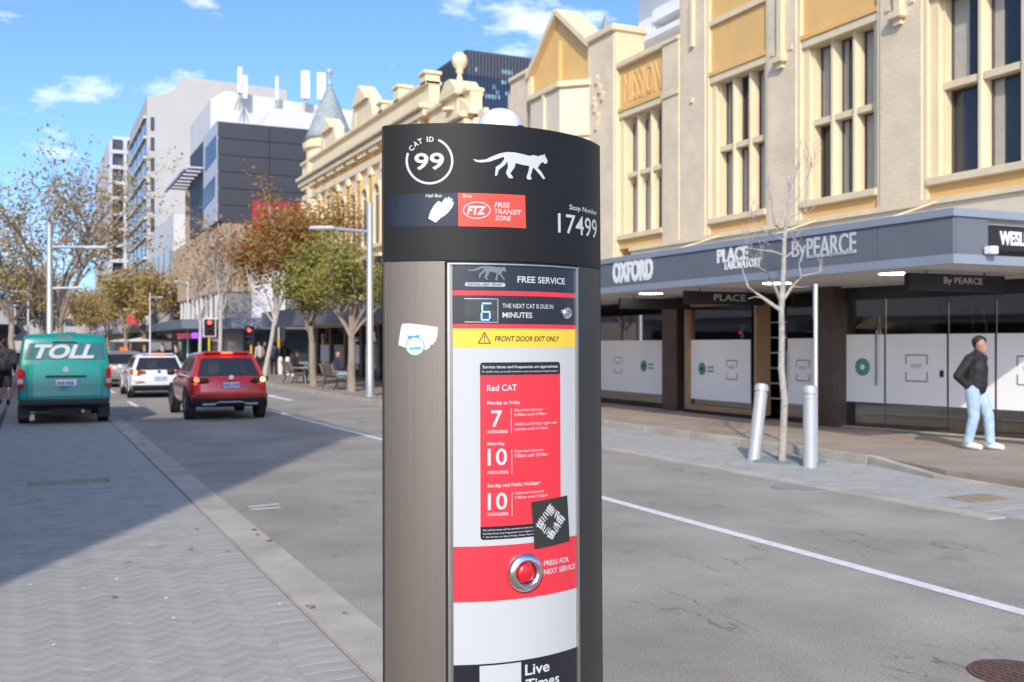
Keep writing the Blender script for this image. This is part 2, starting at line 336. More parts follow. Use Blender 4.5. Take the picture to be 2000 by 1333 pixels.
# painted lines
def line(name, x0, x1, y0, y1, z=.004): return MB().box(x0, x1, y0, y1, -.02, z).build(name, white_paint, kind='structure')
lm = MB()
pl = [(5.84, 4.0), (5.86, 8.5), (5.88, 12), (5.80, 18), (5.70, 24), (5.66, 30)]
for (xa, ya), (xb, yb) in zip(pl, pl[1:]):
    lm.add([(xa-.065, ya, .004), (xa+.065, ya, .004), (xb+.065, yb, .004), (xb-.065, yb, .004)], [(0, 1, 2, 3)])
lm.build('lane_line', white_paint, kind='structure')
for ya in (36, 43, 50): line('lane_dash', 5.62, 5.75, ya, ya+3)
line('give_way_bar', 2.2, 8.6, 62, 62.4)
for k in range(3): line('lane_dash', 2.6, 2.74, 30+k*9, 33+k*9)
ar = MB(); a0 = onG(575, 784); ar.prism([(7.15, 31.5, .004), (7.35, 31.5, .004), (7.35, 34.6, .004), (7.55, 34.6, .004), (7.25, 36, .004), (6.95, 34.6, .004), (7.15, 34.6, .004)], (0, 0, .003)); ar.build('turn_arrow', white_paint, kind='structure')
sm = MB()
for q in ((485, 991, 545, 985), (490, 996, 547, 992)):
    p, q2 = onG(q[0], q[1]), onG(q[2], q[3]); sm.obox(((p+q2)/2)+Vector((0, 0, .004)), (q2-p)/2, Vector((0, .03, 0)), (0, 0, .002))
sm.build('paint_scuff', M('worn_paint', (.50, .48, .45), .8, var=.2, scale=20), kind='structure')
# metal covers let into the ground
iron = M('cast_iron', (.17, .10, .085), .6, .5, var=.3, scale=20, bump=.3)
steel_dull = M('dull_steel_plate', (.38, .30, .21), .6, .3, var=.25, scale=9, bump=.2)
def grate(name, loc, lx, ly, mat, label, rows=6, rz=0):
    e = empty(name, loc, label, 'drain cover'); x, y, z = loc; m = MB()
    m.box(x-lx/2, x+lx/2, y-ly/2, y+ly/2, z-.03, z+.006); m.build('plate', mat, e, bevel=.003)
    for k in range(rows):
        xx = x-lx/2+lx*(k+.5)/rows; MB().box(xx-lx/rows*.40, xx+lx/rows*.40, y-ly*.40, y+ly*.40, z, z+.011).build('tread_plate', mat, e, bevel=.002)
    e.rotation_euler.z = rz; return e
grate('drain_cover', (*onG(136, 945)[:2], .016), .96, .42, M('cover_concrete', (.30, .27, .20), .85, var=.25, scale=12), 'rectangular tan access cover in grey paving behind the teal van', 5)
grate('drain_cover', (*onG(178+55, 942)[:2], .016), .3, .42, paver_m, 'small paver-filled access cover right of the tan rectangular cover', 2)
grate('access_plate', (*onG(1912, 977)[:2], .016), .62, .5, steel_dull, 'tan steel access plate in the parking bay at right edge', 4)
def manhole(loc, r, mat, label, dots=True):
    e = empty('manhole_cover', loc, label, 'manhole'); x, y, z = loc
    MB().lathe([(r, -.02), (r, .006), (r*.9, .006), (r*.9, .001), (r*.88, .001), (r*.88, .006), (0, .006)], loc, 40).build('cover', mat, e, smooth=True)
    if dots:
        m = MB(); n = 9
        for i in range(n):
            for j in range(n):
                a, b = (i-n//2)*r*.19, (j-n//2)*r*.19
                if a*a+b*b < (r*.8)**2: m.box(x+a-r*.065, x+a+r*.065, y+b-r*.065, y+b+r*.065, z+.004, z+.011)
        m.build('tread_studs', mat, e, kind='stuff')
manhole((*onG(1985, 1318)[:2], .003), .24, iron, 'rust-brown round cast iron manhole cover at bottom right corner')
manhole((*onG(1565, 953)[:2], .003), .36, M('manhole_concrete', (.27, .25, .23), .85, var=.2, scale=10), 'round grey manhole lid in the road before the bollards', False)
# scraps of litter and gum on the paving
gum = M('gum', (.62, .62, .58), .8, var=.1)
for i, (px, py) in enumerate(((228, 1131), (339, 1207), (105, 1260), (546, 1179), (165, 1150), (325, 1168), (60, 1142))):
    p = onG(px, py, .016); r = random.uniform(.008, .014)
    MB().lathe([(r, 0), (r*.8, .004), (0, .005)], p, 9).build('gum_spot', gum, bay, smooth=True)

leafg = leaf_mat('fallen_leaf', [(.30, .20, .08), (.36, .26, .12), (.22, .13, .06)]); fl_ = MB(); rl = random.Random(4)
for k in range(150):
    x_, y_ = (rl.choice((rl.uniform(-.5, 1.9), rl.gauss(1.95, .12), rl.gauss(10.8, .15), rl.uniform(8.9, 13.5)))), rl.uniform(5, 26)
    z_ = .145 if x_ > RB1 else .024
    a_ = rl.uniform(0, 6.28); s_ = rl.uniform(.018, .04); u_ = Vector((math.cos(a_), math.sin(a_), rl.uniform(-.2, .2)))*s_; v_ = Vector((-math.sin(a_), math.cos(a_), rl.uniform(-.3, .3)))*s_*.6; c_ = Vector((x_, y_, z_+.008))
    fl_.add([c_-u_, c_+v_, c_+u_, c_-v_], [(0, 1, 2, 3)])
tag(fl_.build('fallen_leaves', leafg, fix=False), 'scattered small fallen leaves along the kerbs and paving', 'leaves', kind='stuff')

# ================================================================== the bus stop totem
TX, TR = 1.094, .412; TYC = 2.287+TR; TH = math.asin(.305/TR); TTOP = 2.288
totem = empty('bus_stop_totem', (TX, 2.43, 0), 'dark grey and steel bus stop totem with red CAT timetable panel', 'bus stop')
def th_of(x, y, rad=TR):                 # pixel -> angle and height on the curved face
    r = ray(x, y); ox, oy = -TX, -TYC
    A = r.x**2+r.y**2; B = 2*(ox*r.x+oy*r.y); Cc = ox*ox+oy*oy-rad*rad; D = B*B-4*A*Cc
    t = (-B-math.sqrt(max(D, 0)))/(2*A); X, Y = r.x*t, r.y*t
    return math.asin(max(-1, min(1, (X-TX)/rad))), EYE+r.z*t
def face(u, z, off=0):                   # u: arc length along the face
    a = u/TR; lean = .006*(TTOP-z)/1.4
    return Vector((TX+(TR+off)*math.sin(a)*(1+.008*(TTOP-z))+lean, TYC-(TR+off)*math.cos(a), z))
def uz(x, y): a, z = th_of(x, y); return a*TR, z
UE = TH*TR
def wrap2d(name, vs, fs, off, mat, parent=totem, thick=0, smooth=True):    # flat (u,z) mesh laid on the curved face
    bm = bmesh.new(); bv = [bm.verts.new((a, b, 0)) for a, b in vs]
    for f in fs:
        try: bm.faces.new([bv[i] for i in f])
        except ValueError: pass
    a0, a1 = min(v[0] for v in vs), max(v[0] for v in vs); k = math.floor(a0/.014)*.014+.014
    while k < a1:
        bmesh.ops.bisect_plane(bm, geom=bm.verts[:]+bm.edges[:]+bm.faces[:], plane_co=(k, 0, 0), plane_no=(1, 0, 0), dist=1e-6); k += .014
    o0 = org(parent)
    for v in bm.verts: v.co = face(v.co.x, v.co.y, off)-o0
    bm.normal_update()
    for f in bm.faces:
        c = f.calc_center_median()+o0
        if f.normal.dot(Vector((c.x-TX, c.y-TYC, 0))) < 0: f.normal_flip()
    me = bpy.data.meshes.new(name); bm.to_mesh(me); bm.free(); me.materials.append(mat)
    o = bpy.data.objects.new(name, me); C.objects.link(o); o.parent = parent
    return o
def poly2d(P):
    t = tessellate_polygon([[Vector((a, b, 0)) for a, b in P]]); return P, [tuple(q) for q in t]
def band(name, u0, u1, z0, z1, off, mat, parent=totem): return wrap2d(name, [(u0, z0), (u1, z0), (u1, z1), (u0, z1)], [(0, 1, 2, 3)], off, mat, parent)
def ptext(name, s, x0, x1, y0, y1, off, mat, parent=totem, shear=0, bold=.012):    # writing fitted to a box on the face; y given at its left end
    u0, zt = uz(x0, y0); _, zb = uz(x0, y1); u1, _ = uz(x1, y0)
    vs, fs = text2d(s, shear, bold); return wrap2d(name, [(u0+(u1-u0)*a, zb+(zt-zb)*b) for a, b in vs], fs, off, mat, parent)
def pxpoly(name, pts, off, mat, parent=totem): return wrap2d(name, *poly2d([uz(*p) for p in pts]), off, mat, parent)
charcoal = M('charcoal_paint', (.013, .0115, .011), .5, 0, var=.12, scale=5, spec=.3)
steel = M('brushed_steel', (.225, .188, .158), .50, .8, var=.09, scale=3, stretch=(40, 40, .6), bump=.02)
chrome = M('polished_steel', (.72, .72, .72), .16, 1, var=.04)
white_v = M('white_vinyl', (.48, .48, .47), .35, 0, var=.02, scale=2, coat=.2)
black_v = M('black_vinyl', (.012, .013, .02), .22, 0, var=.1, scale=3, coat=.3)
navy_v = M('navy_vinyl', (.008, .011, .022), .3, 0, var=.3, scale=20)
red_v = M('red_vinyl', (.68, .03, .045), .35, 0, var=.05, scale=2, coat=.2)
orange_v = M('orange_red_vinyl', (.78, .065, .035), .4, 0, var=.04)
yellow_v = M('yellow_vinyl', (.80, .52, .045), .35, 0, var=.04, coat=.2)
print_w = M('white_print', (.52, .52, .51), .45, 0, var=0)
print_k = M('black_print', (.015, .015, .015), .45, 0, var=0)
grey_p = M('grey_print', (.16, .17, .19), .4, 0, var=0)
PU0, ZP = uz(869, 514); PU1 = uz(1127, 528)[0]; ZCAP = uz(760, 511)[1]
def shell(name, u0, u1, z0, z1, mat, th=.012, off=0, n=16, parent=totem, smooth=True):
    m = MB(); vs = []
    for i in range(n+1):
        u = u0+(u1-u0)*i/n
        for o_, z in ((off, z0), (off, z1), (off-th, z1), (off-th, z0)): vs.append(face(u, z, o_))
    fs = []
    for i in range(n):
        for k in range(4): fs.append((i*4+k, i*4+(k+1) % 4, i*4+4+(k+1) % 4, i*4+4+k))
    fs += [(0, 1, 2, 3), (n*4+3, n*4+2, n*4+1, n*4)]
    return m.add(vs, fs).build(name, mat, parent, smooth=smooth)
shell('cap', -UE-.002, UE+.002, ZCAP, TTOP, charcoal, .014, .002, 28)
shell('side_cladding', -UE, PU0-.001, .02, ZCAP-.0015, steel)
shell('side_cladding', PU1+.001, UE, .02, ZCAP-.0015, M('steel_dark_reflection', (.07, .066, .062), .42, .6, var=.12, scale=3, stretch=(40, 40, .6)))  # same satin metal as the left; its darker reflection is put into the colour
shell('cladding_strip', PU0-.001, PU1+.001, ZP+.0005, ZCAP-.0015, charcoal)
shell('lower_cladding', PU0-.001, PU1+.001, .02, .50, steel)
core = MB(); ns = 20; ring = []                              # closed back and top
for i in range(ns+1): ring.append(face(-UE+2*UE*i/ns, 0, -.013))
for i in range(1, ns): q = 1-2*i/ns; ring.append(Vector((TX+.30*q, 2.43+.11*(1-q*q)+.02, 0)))
core.prism(ring, (0, 0, TTOP-.004)); core.build('core', charcoal, totem)
for u in (-UE-.004, UE+.004): MB().tube([face(u, .0, -.004), face(u, TTOP-.002, -.004)], .005, 8).build('edge_trim', M('black_trim', (.02, .02, .02), .5), totem)
MB().lathe([(.064, -.012), (.064, .0), (.061, .004), (.060, .015), (.054, .035), (.041, .052), (.022, .062), (0, .0645)], (TX+.012, 2.43, TTOP+.010), 28).build('antenna_dome', M('dome_plastic', (.62, .66, .68), .35, var=.05), totem, smooth='all')
MB().box(TX+.035, TX+.05, 2.365, 2.372, TTOP+.012, TTOP+.022).build('dome_latch', print_k, totem)
# frame round the display
fr_m = M('frame_steel', (.50, .48, .44), .3, .9, var=.2, scale=4, stretch=(30, 30, 1))
gap_m = M('frame_gap', (.02, .018, .016), .7)
GU0 = uz(883, 600)[0]; GU1 = uz(1122.5, 600)[0]
wid = GU0-PU0
shell('display_frame', PU0, PU0+wid*.30, .5, ZP-.003, gap_m, .01, -.008, 3)
shell('display_frame', PU0+wid*.30, PU0+wid*.62, .5, ZP-.001, fr_m, .012, .003, 4)
shell('display_frame', PU0+wid*.62, GU0-.0006, .5, ZP-.003, M('frame_steel_dark', (.30, .28, .26), .35, .8, var=.2, stretch=(30, 30, 1)), .01, -.002, 3)
shell('display_frame', GU1+.0006, PU1, .5, ZP-.001, fr_m, .012, .002, 4)
shell('display_frame', PU0+wid*.3, PU1, ZP-.0035, ZP, fr_m, .012, .0035, 20)
shell('frame_seam', PU0-.0016, PU0+.0002, .5, ZP, gap_m, .01, .0012, 2); shell('frame_seam', PU1-.0002, PU1+.0016, .5, ZP, gap_m, .01, .0022, 2)
# printed bands of the display
def zz(y, x=884): return uz(x, y)[1]
ZB = [ZP-.004, zz(567.5), zz(577), zz(633), zz(641.8), zz(678.8), zz(1069.4), zz(1178.3), zz(1301), .5]
for i, mt in enumerate((black_v, red_v, black_v, red_v, yellow_v, white_v, red_v, white_v, black_v)):
    shell('display_band', GU0, GU1, ZB[i+1]+.0001, ZB[i]-.0001, mt, .008, -.003, 20)
O1, O2, O3 = -.0022, -.0016, -.001
# cap graphics
cx, cy = 839.1, 314.8
def arc_pts(r, a0, a1, n): return [(cx+r*math.cos(R(a0+(a1-a0)*i/n)), cy-r*math.sin(R(a0+(a1-a0)*i/n))*1.0) for i in range(n+1)]
outer, inner = arc_pts(46.3, 67, -200, 60), arc_pts(41.8, 67, -200, 60); uvo = [uz(*p) for p in outer]; uvi = [uz(*p) for p in inner]
wrap2d('ring_emblem', uvo+uvi, [(i, i+1, i+62, i+61) for i in range(60)], .0028, print_w)
ptext('number_99', '99', 809.7, 867.5, 300, 333.7, .0028, print_w, bold=.02)
for ch, px, py, ang in (('C', 238, 335, 42), ('A', 268, 303, 30), ('T', 300, 284, 17), ('I', 352, 270, 3), ('D', 381, 270, -4)):
    X0, Y0 = 740+px/3.702, 200+py/3.702; vs, fs = text2d(ch, 0, .03); hh = 10.2; ww = hh*(.28 if ch == 'I' else .86); c_, s_ = math.cos(R(ang)), math.sin(R(ang))
    wrap2d('lettering', [uz(X0+((a-.5)*ww)*c_-((b-.5)*hh)*s_, Y0-((a-.5)*ww)*s_-((b-.5)*hh)*c_) for a, b in vs], fs, .0028, print_w)
cat = [(678,412),(720,420),(770,415),(820,392),(870,372),(920,362),(980,365),(1040,378),(1085,390),(1110,384),(1150,393),(1168,382),(1178,388),(1192,374),(1197,393),(1213,422),(1212,440),(1195,448),(1180,434),(1165,442),(1152,462),(1142,476),(1168,503),(1196,553),(1183,558),(1150,517),(1112,474),(1104,490),(1091,535),(1101,558),(1072,562),(1062,545),(1079,492),(1082,462),(1040,456),(985,442),(976,475),(946,515),(966,545),(960,552),(935,550),(914,512),(929,472),(926,428),(911,452),(864,490),(852,530),(836,534),(842,470),(880,445),(903,412),(900,397),(850,413),(800,431),(740,438),(700,433)]
pxpoly('cat_emblem', [(740+a/3.702, 200+b/3.702) for a, b in cat], .0028, print_w)
pxpoly('hail_bus_strip', [(756.5, 381.5), (893.5, 377.5), (894.3, 442.5), (757, 445.5)], .0026, navy_v)
pxpoly('transit_zone_sticker', [(894, 377.5), (1024, 382.5), (1025.5, 446.5), (894.8, 442.5)], .0027, orange_v)
ptext('lettering', 'Hail Bus', 831.8, 862.9, 379.8, 386.4, .0032, print_w, bold=.02)
ptext('lettering', 'Zone', 902.9, 920.4, 379.6, 386.2, .0032, M('faded_print', (.8, .55, .5), .5, var=0), bold=.02)
hand = [(358,842),(372,792),(398,748),(428,716),(448,722),(452,731),(478,692),(489,691),(489,706),(503,687),(515,689),(513,704),(526,697),(533,706),(523,729),(536,719),(541,731),(531,757),(506,792),(482,815),(442,842),(411,872)]
pxpoly('hand_emblem', [(740+a/3.702, 200+b/3.702) for a, b in hand], .0032, M('pale_print', (.62, .66, .60), .5, var=0))
eo = [uz(930.2+27*math.cos(2*math.pi*i/48), 411.2+16.8*math.sin(2*math.pi*i/48)) for i in range(48)]; ei = [uz(930.2+24.8*math.cos(2*math.pi*i/48), 411.2+14.9*math.sin(2*math.pi*i/48)) for i in range(48)]
wrap2d('oval_emblem', eo+ei, [(i, (i+1) % 48, (i+1) % 48+48, i+48) for i in range(48)], .0033, print_w)
ptext('lettering', 'FTZ', 911, 949, 402.5, 419.5, .0033, print_w, shear=.25, bold=.045)
for s, a, b, c, d in (('FREE', 964.2, 995.3, 395.8, 405.3), ('TRANSIT', 964, 1017, 408.6, 418.2), ('ZONE', 964.7, 996.6, 421.5, 431)): ptext('lettering', s, a, b, c, d, .0033, print_w, shear=.2, bold=.018)
ptext('lettering', 'Stop Number', 1109.5, 1163, 399.6, 412.5, .0028, print_w, bold=.012)
ptext('lettering', '17499', 1087.6, 1162.5, 416.5, 455, .0028, print_w, bold=.005)
# display graphics
ptext('lettering', 'FREE SERVICE', 1010.4, 1103, 539.5, 552.3, O1, print_w, bold=.018)
c2 = [(912+(a-678)/535*76, 548-(560-b)/200*30) for a, b in cat]; uvc = [uz(*p) for p in c2]
pxpoly('faint_cat_emblem', c2, O1, grey_p)
cxs = sum(p[0] for p in uvc)/len(uvc); 
cap_pts = []
for i in range(13): q = R(90+180*i/12); cap_pts.append((910.5+3.4*math.cos(q), 555.6-3.8*math.sin(q)))
for i in range(13): q = R(-90+180*i/12); cap_pts.append((983+3.4*math.cos(q), 556.6-3.8*math.sin(q)))
pxpoly('capsule_emblem', cap_pts, O1, M('grey_print2', (.45, .46, .48), .4, var=0))
ptext('lettering', 'CENTRAL AREA TRANSIT', 912, 982, 553.2, 558.2, O2, black_v, shear=.15, bold=.01)
ptext('lettering', 'THE NEXT CAT IS DUE IN', 980.7, 1080, 593.2, 602, O1, print_w, bold=.008)
ptext('lettering', 'MINUTES', 980.7, 1038.8, 610, 621, O1, print_w, bold=.018)
lcd = pxpoly('lcd_window', [(906.4, 583.5), (971.5, 584.5), (971.5, 630), (906.4, 629)], O1, M('lcd_glass', (.035, .042, .045), .12, 0, var=.5, scale=30))
for a in ([(906, 583), (972, 584), (972, 585), (906, 584)], [(906, 628.6), (972, 629.6), (972, 630.6), (906, 629.6)], [(971, 584), (972, 584), (972, 630), (971, 630)]): pxpoly('lcd_rim', a, O2, chrome)
seg = M('lcd_blue', (.30, .58, .85), .4, 0, var=0, emit=.35)
def sg(x0, y0, x1, y1): pxpoly('digit_segment', [(x0, y0), (x1, y0), (x1, y1), (x0, y1)], O2, seg)
sg(941, 591.5, 958.5, 594.5); sg(939.5, 595.2, 942.6, 607.3); sg(940, 608, 956.5, 610.8); sg(938, 611.5, 941, 623); sg(938.5, 623.6, 954.5, 626.4); sg(954.2, 611.5, 957, 623)
def on_face(px, py, prof, mat, name, n=32, off=-.003):
    u, z = uz(px, py); p = face(u, z, off); a = u/TR; nrm = Vector((math.sin(a), -math.cos(a), 0)); ux = Vector((math.cos(a), math.sin(a), 0)); vs = []; m = MB(); k = len(prof)
    for r, h in prof:
        for i in range(n): q = 2*math.pi*i/n; vs.append(p+ux*r*math.cos(q)+Vector((0, 0, 1))*r*math.sin(q)+nrm*h)
    fs = [(i*n+j, i*n+(j+1) % n, (i+1)*n+(j+1) % n, (i+1)*n+j) for i in range(k-1) for j in range(n)]+[tuple(range((k-1)*n, k*n))]
    return m.add(vs, fs).build(name, mat, totem, smooth=True)
on_face(1105.3, 612, [(.0165, 0), (.0165, .004), (.0135, .008), (.0105, .008), (.0098, .005), (.0001, .005)], chrome, 'key_lock')
on_face(1105.3, 612, [(.0062, .005), (.0062, .0085), (.0048, .0095), (.0001, .0095)], fr_m, 'lock_barrel', 20)
b = on_face(1021.5, 1118.3, [(.0485, 0), (.0485, .006), (.046, .012), (.040, .017), (.033, .018), (.0285, .015), (.0262, .009), (.0255, .004), (.0001, .004)], chrome, 'button_bezel', 48)
on_face(1021.5, 1118.3, [(.0245, .004), (.0240, .010), (.021, .0145), (.014, .0175), (.006, .0185), (.0001, .0187)], M('red_button', (.55, .012, .02), .3, 0, var=.1, scale=30, coat=.3), 'push_button', 40)
tri_o = [(945.2, 648), (958.2, 671.6), (932.2, 671.2)]; tri_i = [(945.2, 651.8), (955.4, 669.8), (935, 669.5)]
uo, ui = [uz(*p) for p in tri_o], [uz(*p) for p in tri_i]; wrap2d('warning_triangle', uo+ui, [(i, (i+1) % 3, (i+1) % 3+3, i+3) for i in range(3)], O1, print_k)
pxpoly('exclamation_mark', [(944.2, 656), (946.4, 656), (945.9, 664), (944.7, 664)], O1, print_k); pxpoly('exclamation_mark', [(944.3, 665.6), (946.2, 665.6), (946.2, 667.8), (944.3, 667.8)], O1, print_k)
ptext('lettering', 'FRONT DOOR EXIT ONLY', 965.3, 1091.4, 656.8, 667.2, O1, print_k, shear=.22, bold=.014)
# timetable card with rounded corners
cu0, ct = uz(936.2, 708.5); cu1 = uz(1093, 709)[0]; cbm = zz(1056, 936); hz1 = zz(733.6, 936); hz2 = zz(1030.3, 936)
def rcard(name, u0, u1, z0, z1, r, mat, off, top=True, bot=True):
    P = []
    for cxx, czz, a0, on in ((u1-r, z1-r, 0, top), (u0+r, z1-r, 90, top), (u0+r, z0+r, 180, bot), (u1-r, z0+r, 270, bot)):
        if on: P += [(cxx+r*math.cos(R(a0+15*i)), czz+r*math.sin(R(a0+15*i))) for i in range(7)]
        else: P.append((cxx+r*(1 if cxx > (u0+u1)/2 else -1), czz+r*(1 if czz > (z0+z1)/2 else -1)))
    return wrap2d(name, *poly2d(P), off, mat)
rcard('card_header', cu0, cu1, hz1, ct, .008, black_v, O1, True, False)
band('timetable_card', cu0, cu1, hz2, hz1, O1, red_v)
rcard('card_footer', cu0, cu1, cbm, hz2, .008, black_v, O1, False, True)
for s, a, b_, c, d, bo in (('Service times and frequencies are approximate', 941, 1088, 714.2, 722, .016), ('For specific times, use the QR code below or plan your journey at transperth.wa.gov.au', 940, 1088, 724.8, 729, .01),
    ('Red CAT', 949.7, 1008, 751.7, 764.5, .018), ('Monday to Friday', 949.7, 1014.5, 783.8, 793, .016), ('7', 957.8, 979.6, 802.4, 835, .012), ('minutes', 950.5, 989.6, 839, 847.2, .006),
    ('Operates between', 1002.6, 1058.5, 798.6, 805.8, .004), ('5:49am until 9:39pm', 1002.6, 1065.8, 807.5, 815, .004), ('Additional Friday night trips', 1003, 1086, 826, 833.6, .004), ('operate until 12:16am', 1003, 1068, 836, 843, .004),
    ('Saturday', 949.8, 984, 864, 872.4, .016), ('10', 950.5, 988.5, 877, 910.4, .012), ('minutes', 950.5, 990.6, 918.8, 927, .006), ('Operates between', 1003, 1058.7, 879, 886, .004), ('7:30am until 12:16am', 1003, 1067.6, 887.5, 894.5, .004),
    ('Sunday and Public Holidays*', 949.8, 1054, 945.5, 955, .016), ('10', 950.5, 988.5, 963.6, 997.7, .012), ('minutes', 950.5, 990.6, 1000.8, 1009, .006), ('Operates between', 1003, 1059.4, 961, 968, .004), ('7:42am until 9:26pm', 1003, 1067.6, 970, 977, .004),
    ('Not all bus stops will be serviced at some times, especially', 941, 1062, 1035, 1039.4, .008), ('Service times and frequencies are subject to traffic and', 941, 1062, 1042, 1046.4, .008), ('*  No Service on Good Friday, Anzac Day and Christmas', 941, 1062, 1048.6, 1053, .008),
    ('PRESS FOR', 1059.4, 1107.7, 1096.5, 1107, .018), ('NEXT SERVICE', 1059.4, 1120, 1113.5, 1124, .018), ('Live', 1022, 1069.4, 1300, 1321.5, .02), ('Times', 1023, 1088, 1329, 1350, .02)):
    ptext('lettering', s, a, b_, c, d, O2, print_w, bold=bo)
for x_, y0, y1 in ((997, 798, 846), (997.7, 878, 927), (997.7, 961, 1008)): pxpoly('rule_line', [(x_-.55, y0), (x_+.55, y0), (x_+.55, y1), (x_-.55, y1)], O2, print_w)
pxpoly('blank_code_card', [(933.5, 1302.5), (1014.4, 1294.5), (1014.4, 1380), (933.5, 1388)], O2, white_v)
# stuck-on stickers
st = [(1035, 981.7), (1104.9, 968.2), (1109.5, 1057), (1041, 1073.6)]
pxpoly('black_sticker', st, -.0008, M('sticker_black', (.028, .027, .02), .5, var=.1))
def bil(a, b): 
    T = [st[0][i]+(st[1][i]-st[0][i])*a for i in (0, 1)]; Bm = [st[3][i]+(st[2][i]-st[3][i])*a for i in (0, 1)]; return (T[0]+(Bm[0]-T[0])*b, T[1]+(Bm[1]-T[1])*b)
random.seed(11); allv, allf = [], []
cor = [(.5, .10), (.91, .5), (.5, .90), (.09, .5)]
for k in range(4):
    (ax, ay), (bx, by) = cor[k], cor[(k+1) % 4]
    for i in range(9):
        f = (i+.4)/9; px, py = ax+(bx-ax)*f, ay+(by-ay)*f; inx, iny = (.5-px), (.5-py); l = math.hypot(inx, iny); inx /= l; iny /= l
        nx_, ny_ = (by-ay), -(bx-ax); l2 = math.hypot(nx_, ny_); nx_, ny_ = -nx_/l2, -ny_/l2
        if nx_*inx+ny_*iny < 0: nx_, ny_ = -nx_, -ny_
        ln = random.uniform(.14, .19); sk = random.uniform(-.03, .03); wd = .021
        tx, ty = (bx-ax)/math.hypot(bx-ax, by-ay), (by-ay)/math.hypot(bx-ax, by-ay); ou = random.uniform(-.03, .035)
        q = [(px-nx_*ou-tx*wd*.3, py-ny_*ou-ty*wd*.3), (px+tx*wd, py+ty*wd), (px+nx_*ln+tx*(wd+sk), py+ny_*ln+ty*(wd+sk)), (px+nx_*(ln+.02)+tx*sk, py+ny_*(ln+.02)+ty*sk), (px+nx_*ln*.5-tx*wd*.7, py+ny_*ln*.5-ty*wd*.7)]
        n0 = len(allv); P, T = poly2d([uz(*bil(*p)) for p in q]); allv += P; allf += [tuple(i_+n0 for i_ in t) for t in T]
        if i % 3 == 1:
            q = [(px+tx*.0, py+ty*.0), (px+tx*.05, py+ty*.05), (px+tx*.05+nx_*.012, py+ty*.05+ny_*.012), (px+nx_*.012, py+ny_*.012)]
            n0 = len(allv); P, T = poly2d([uz(*bil(*p)) for p in q]); allv += P; allf += [tuple(i_+n0 for i_ in t) for t in T]
wrap2d('diamond_emblem', allv, allf, -.0004, print_w)
torn = [(215,372),(240,312),(380,305),(520,322),(660,338),(900,375),(893,480),(885,560),(862,600),(868,640),(830,650),(815,700),(770,700),(745,760),(712,770),(700,800),(640,792),(450,770),(270,755),(225,728),(165,712),(185,560)]
pxpoly('torn_white_sticker', [(760+a/9.52, 600+b/9.52) for a, b in torn], .0006, M('torn_paper', (.56, .56, .56), .7, var=.1, scale=40))
def disc(name, x, y, r, off, mat, sy=1.0): return pxpoly(name, [(x+r*math.cos(2*math.pi*i/32), y+r*sy*math.sin(2*math.pi*i/32)) for i in range(32)], off, mat)
teal_p = M('teal_print', (.05, .38, .50), .5, var=.1)
pxpoly('sticker_ribbon', [(796.2, 656), (807, 657.5), (817.3, 654), (817.5, 660), (807, 663), (796.5, 662)], .001, M('ribbon_blue', (.02, .27, .48), .5, var=.1))
disc('round_sticker', 809.9, 676.7, 18.3, .0011, teal_p); disc('sticker_face', 809.9, 676.9, 16.6, .0014, M('sticker_pale', (.70, .86, .89), .5, var=.04))
pxpoly('sticker_stripe', [(798, 679.5), (821.5, 677.5), (821.5, 682), (798, 684)], .0017, teal_p)

# ================================================================== buildings: shared pieces
cream = M('cream_trim', s2l(224, 205, 168), .7, var=.10, scale=2.5, stretch=(1, 1, .35))
yellow_r = M('yellow_render', s2l(224, 180, 112), .75, var=.09, scale=1.5, bump=.05, stretch=(1, 1, .4))
greige = brick_mat('painted_brick', s2l(228, 209, 178), s2l(223, 203, 171), s2l(212, 193, 162), msize=.007, bump=.25)
greige_p = M('painted_render', s2l(216, 201, 176), .75, var=.06, scale=2)
def glassm(name, col, rough=.04, spec=.6):
    return M(name, col, rough, 0, var=.35, scale=.9, spec=spec)
pane_m = glassm('dark_window_glass', (.035, .035, .037))
shop_glass = thin_glass('shop_glass', (.5, .51, .5), .20)
frost = M('frosted_film', (.88, .87, .86), .55, 0, var=.03, scale=1.5)
slate = M('slate_blue_panel', s2l(104, 108, 114), .45, 0, var=.06, scale=1.5)
slate_l = M('slate_blue_trim', s2l(138, 146, 156), .4, 0, var=.06, scale=1.5)
soffit_m = M('soffit_white', (.60, .575, .53), .8, var=.05)
brown_c = M('brown_stone', (.075, .052, .042), .35, 0, var=.35, scale=3)
black_m = M('black_board', (.018, .017, .018), .4, var=.2)
timber = M('copper_timber', (.36, .22, .13), .45, .1, var=.25, scale=4, stretch=(8, 8, 1))
letter_w = M('sign_white', (.82, .82, .80), .5, var=.02)
letter_g = M('sign_silver', (.62, .64, .65), .4, .2, var=.05)
XF = 14.2
def yx(px, X=XF): return onX(px, 600, X).y

# ---------------------------------------------------------------- A: cream and yellow shop building
bA = empty('shop_building', (XF, 20, 0), 'cream and yellow brick building with slate awning over frosted shopfronts', 'building')
random.seed(21)
def wall(name, mat, y0, y1, z0, z1, x0=XF, x1=None, parent=bA, **k): return box(name, mat, parent, x0, x0+.6 if x1 is None else x1, y0, y1, z0, z1, **k)
SX0 = 14.4; END = 9.0; TOPZ = 11.7
box('backing_wall', greige_p, bA, 14.86, 26, END+.1, 30.0, 2.93, 9.0); box('shop_interior', M('shop_dark', (.16, .125, .09), .8, var=.4, scale=1), bA, 17.5, 26, END+.1, 30.0, .1, 2.93); box('shop_floor', M('shop_floor', (.12, .10, .085), .4, var=.2), bA, SX0+.1, 17.5, END+.1, 30, .08, .125); box('shop_ceiling', soffit_m, bA, 14.42, 17.5, END+.1, 30.0, 2.85, 2.9); box('backing_wall', greige_p, bA, 14.87, 26, END+.15, 20.5, 9.0, TOPZ-.2)
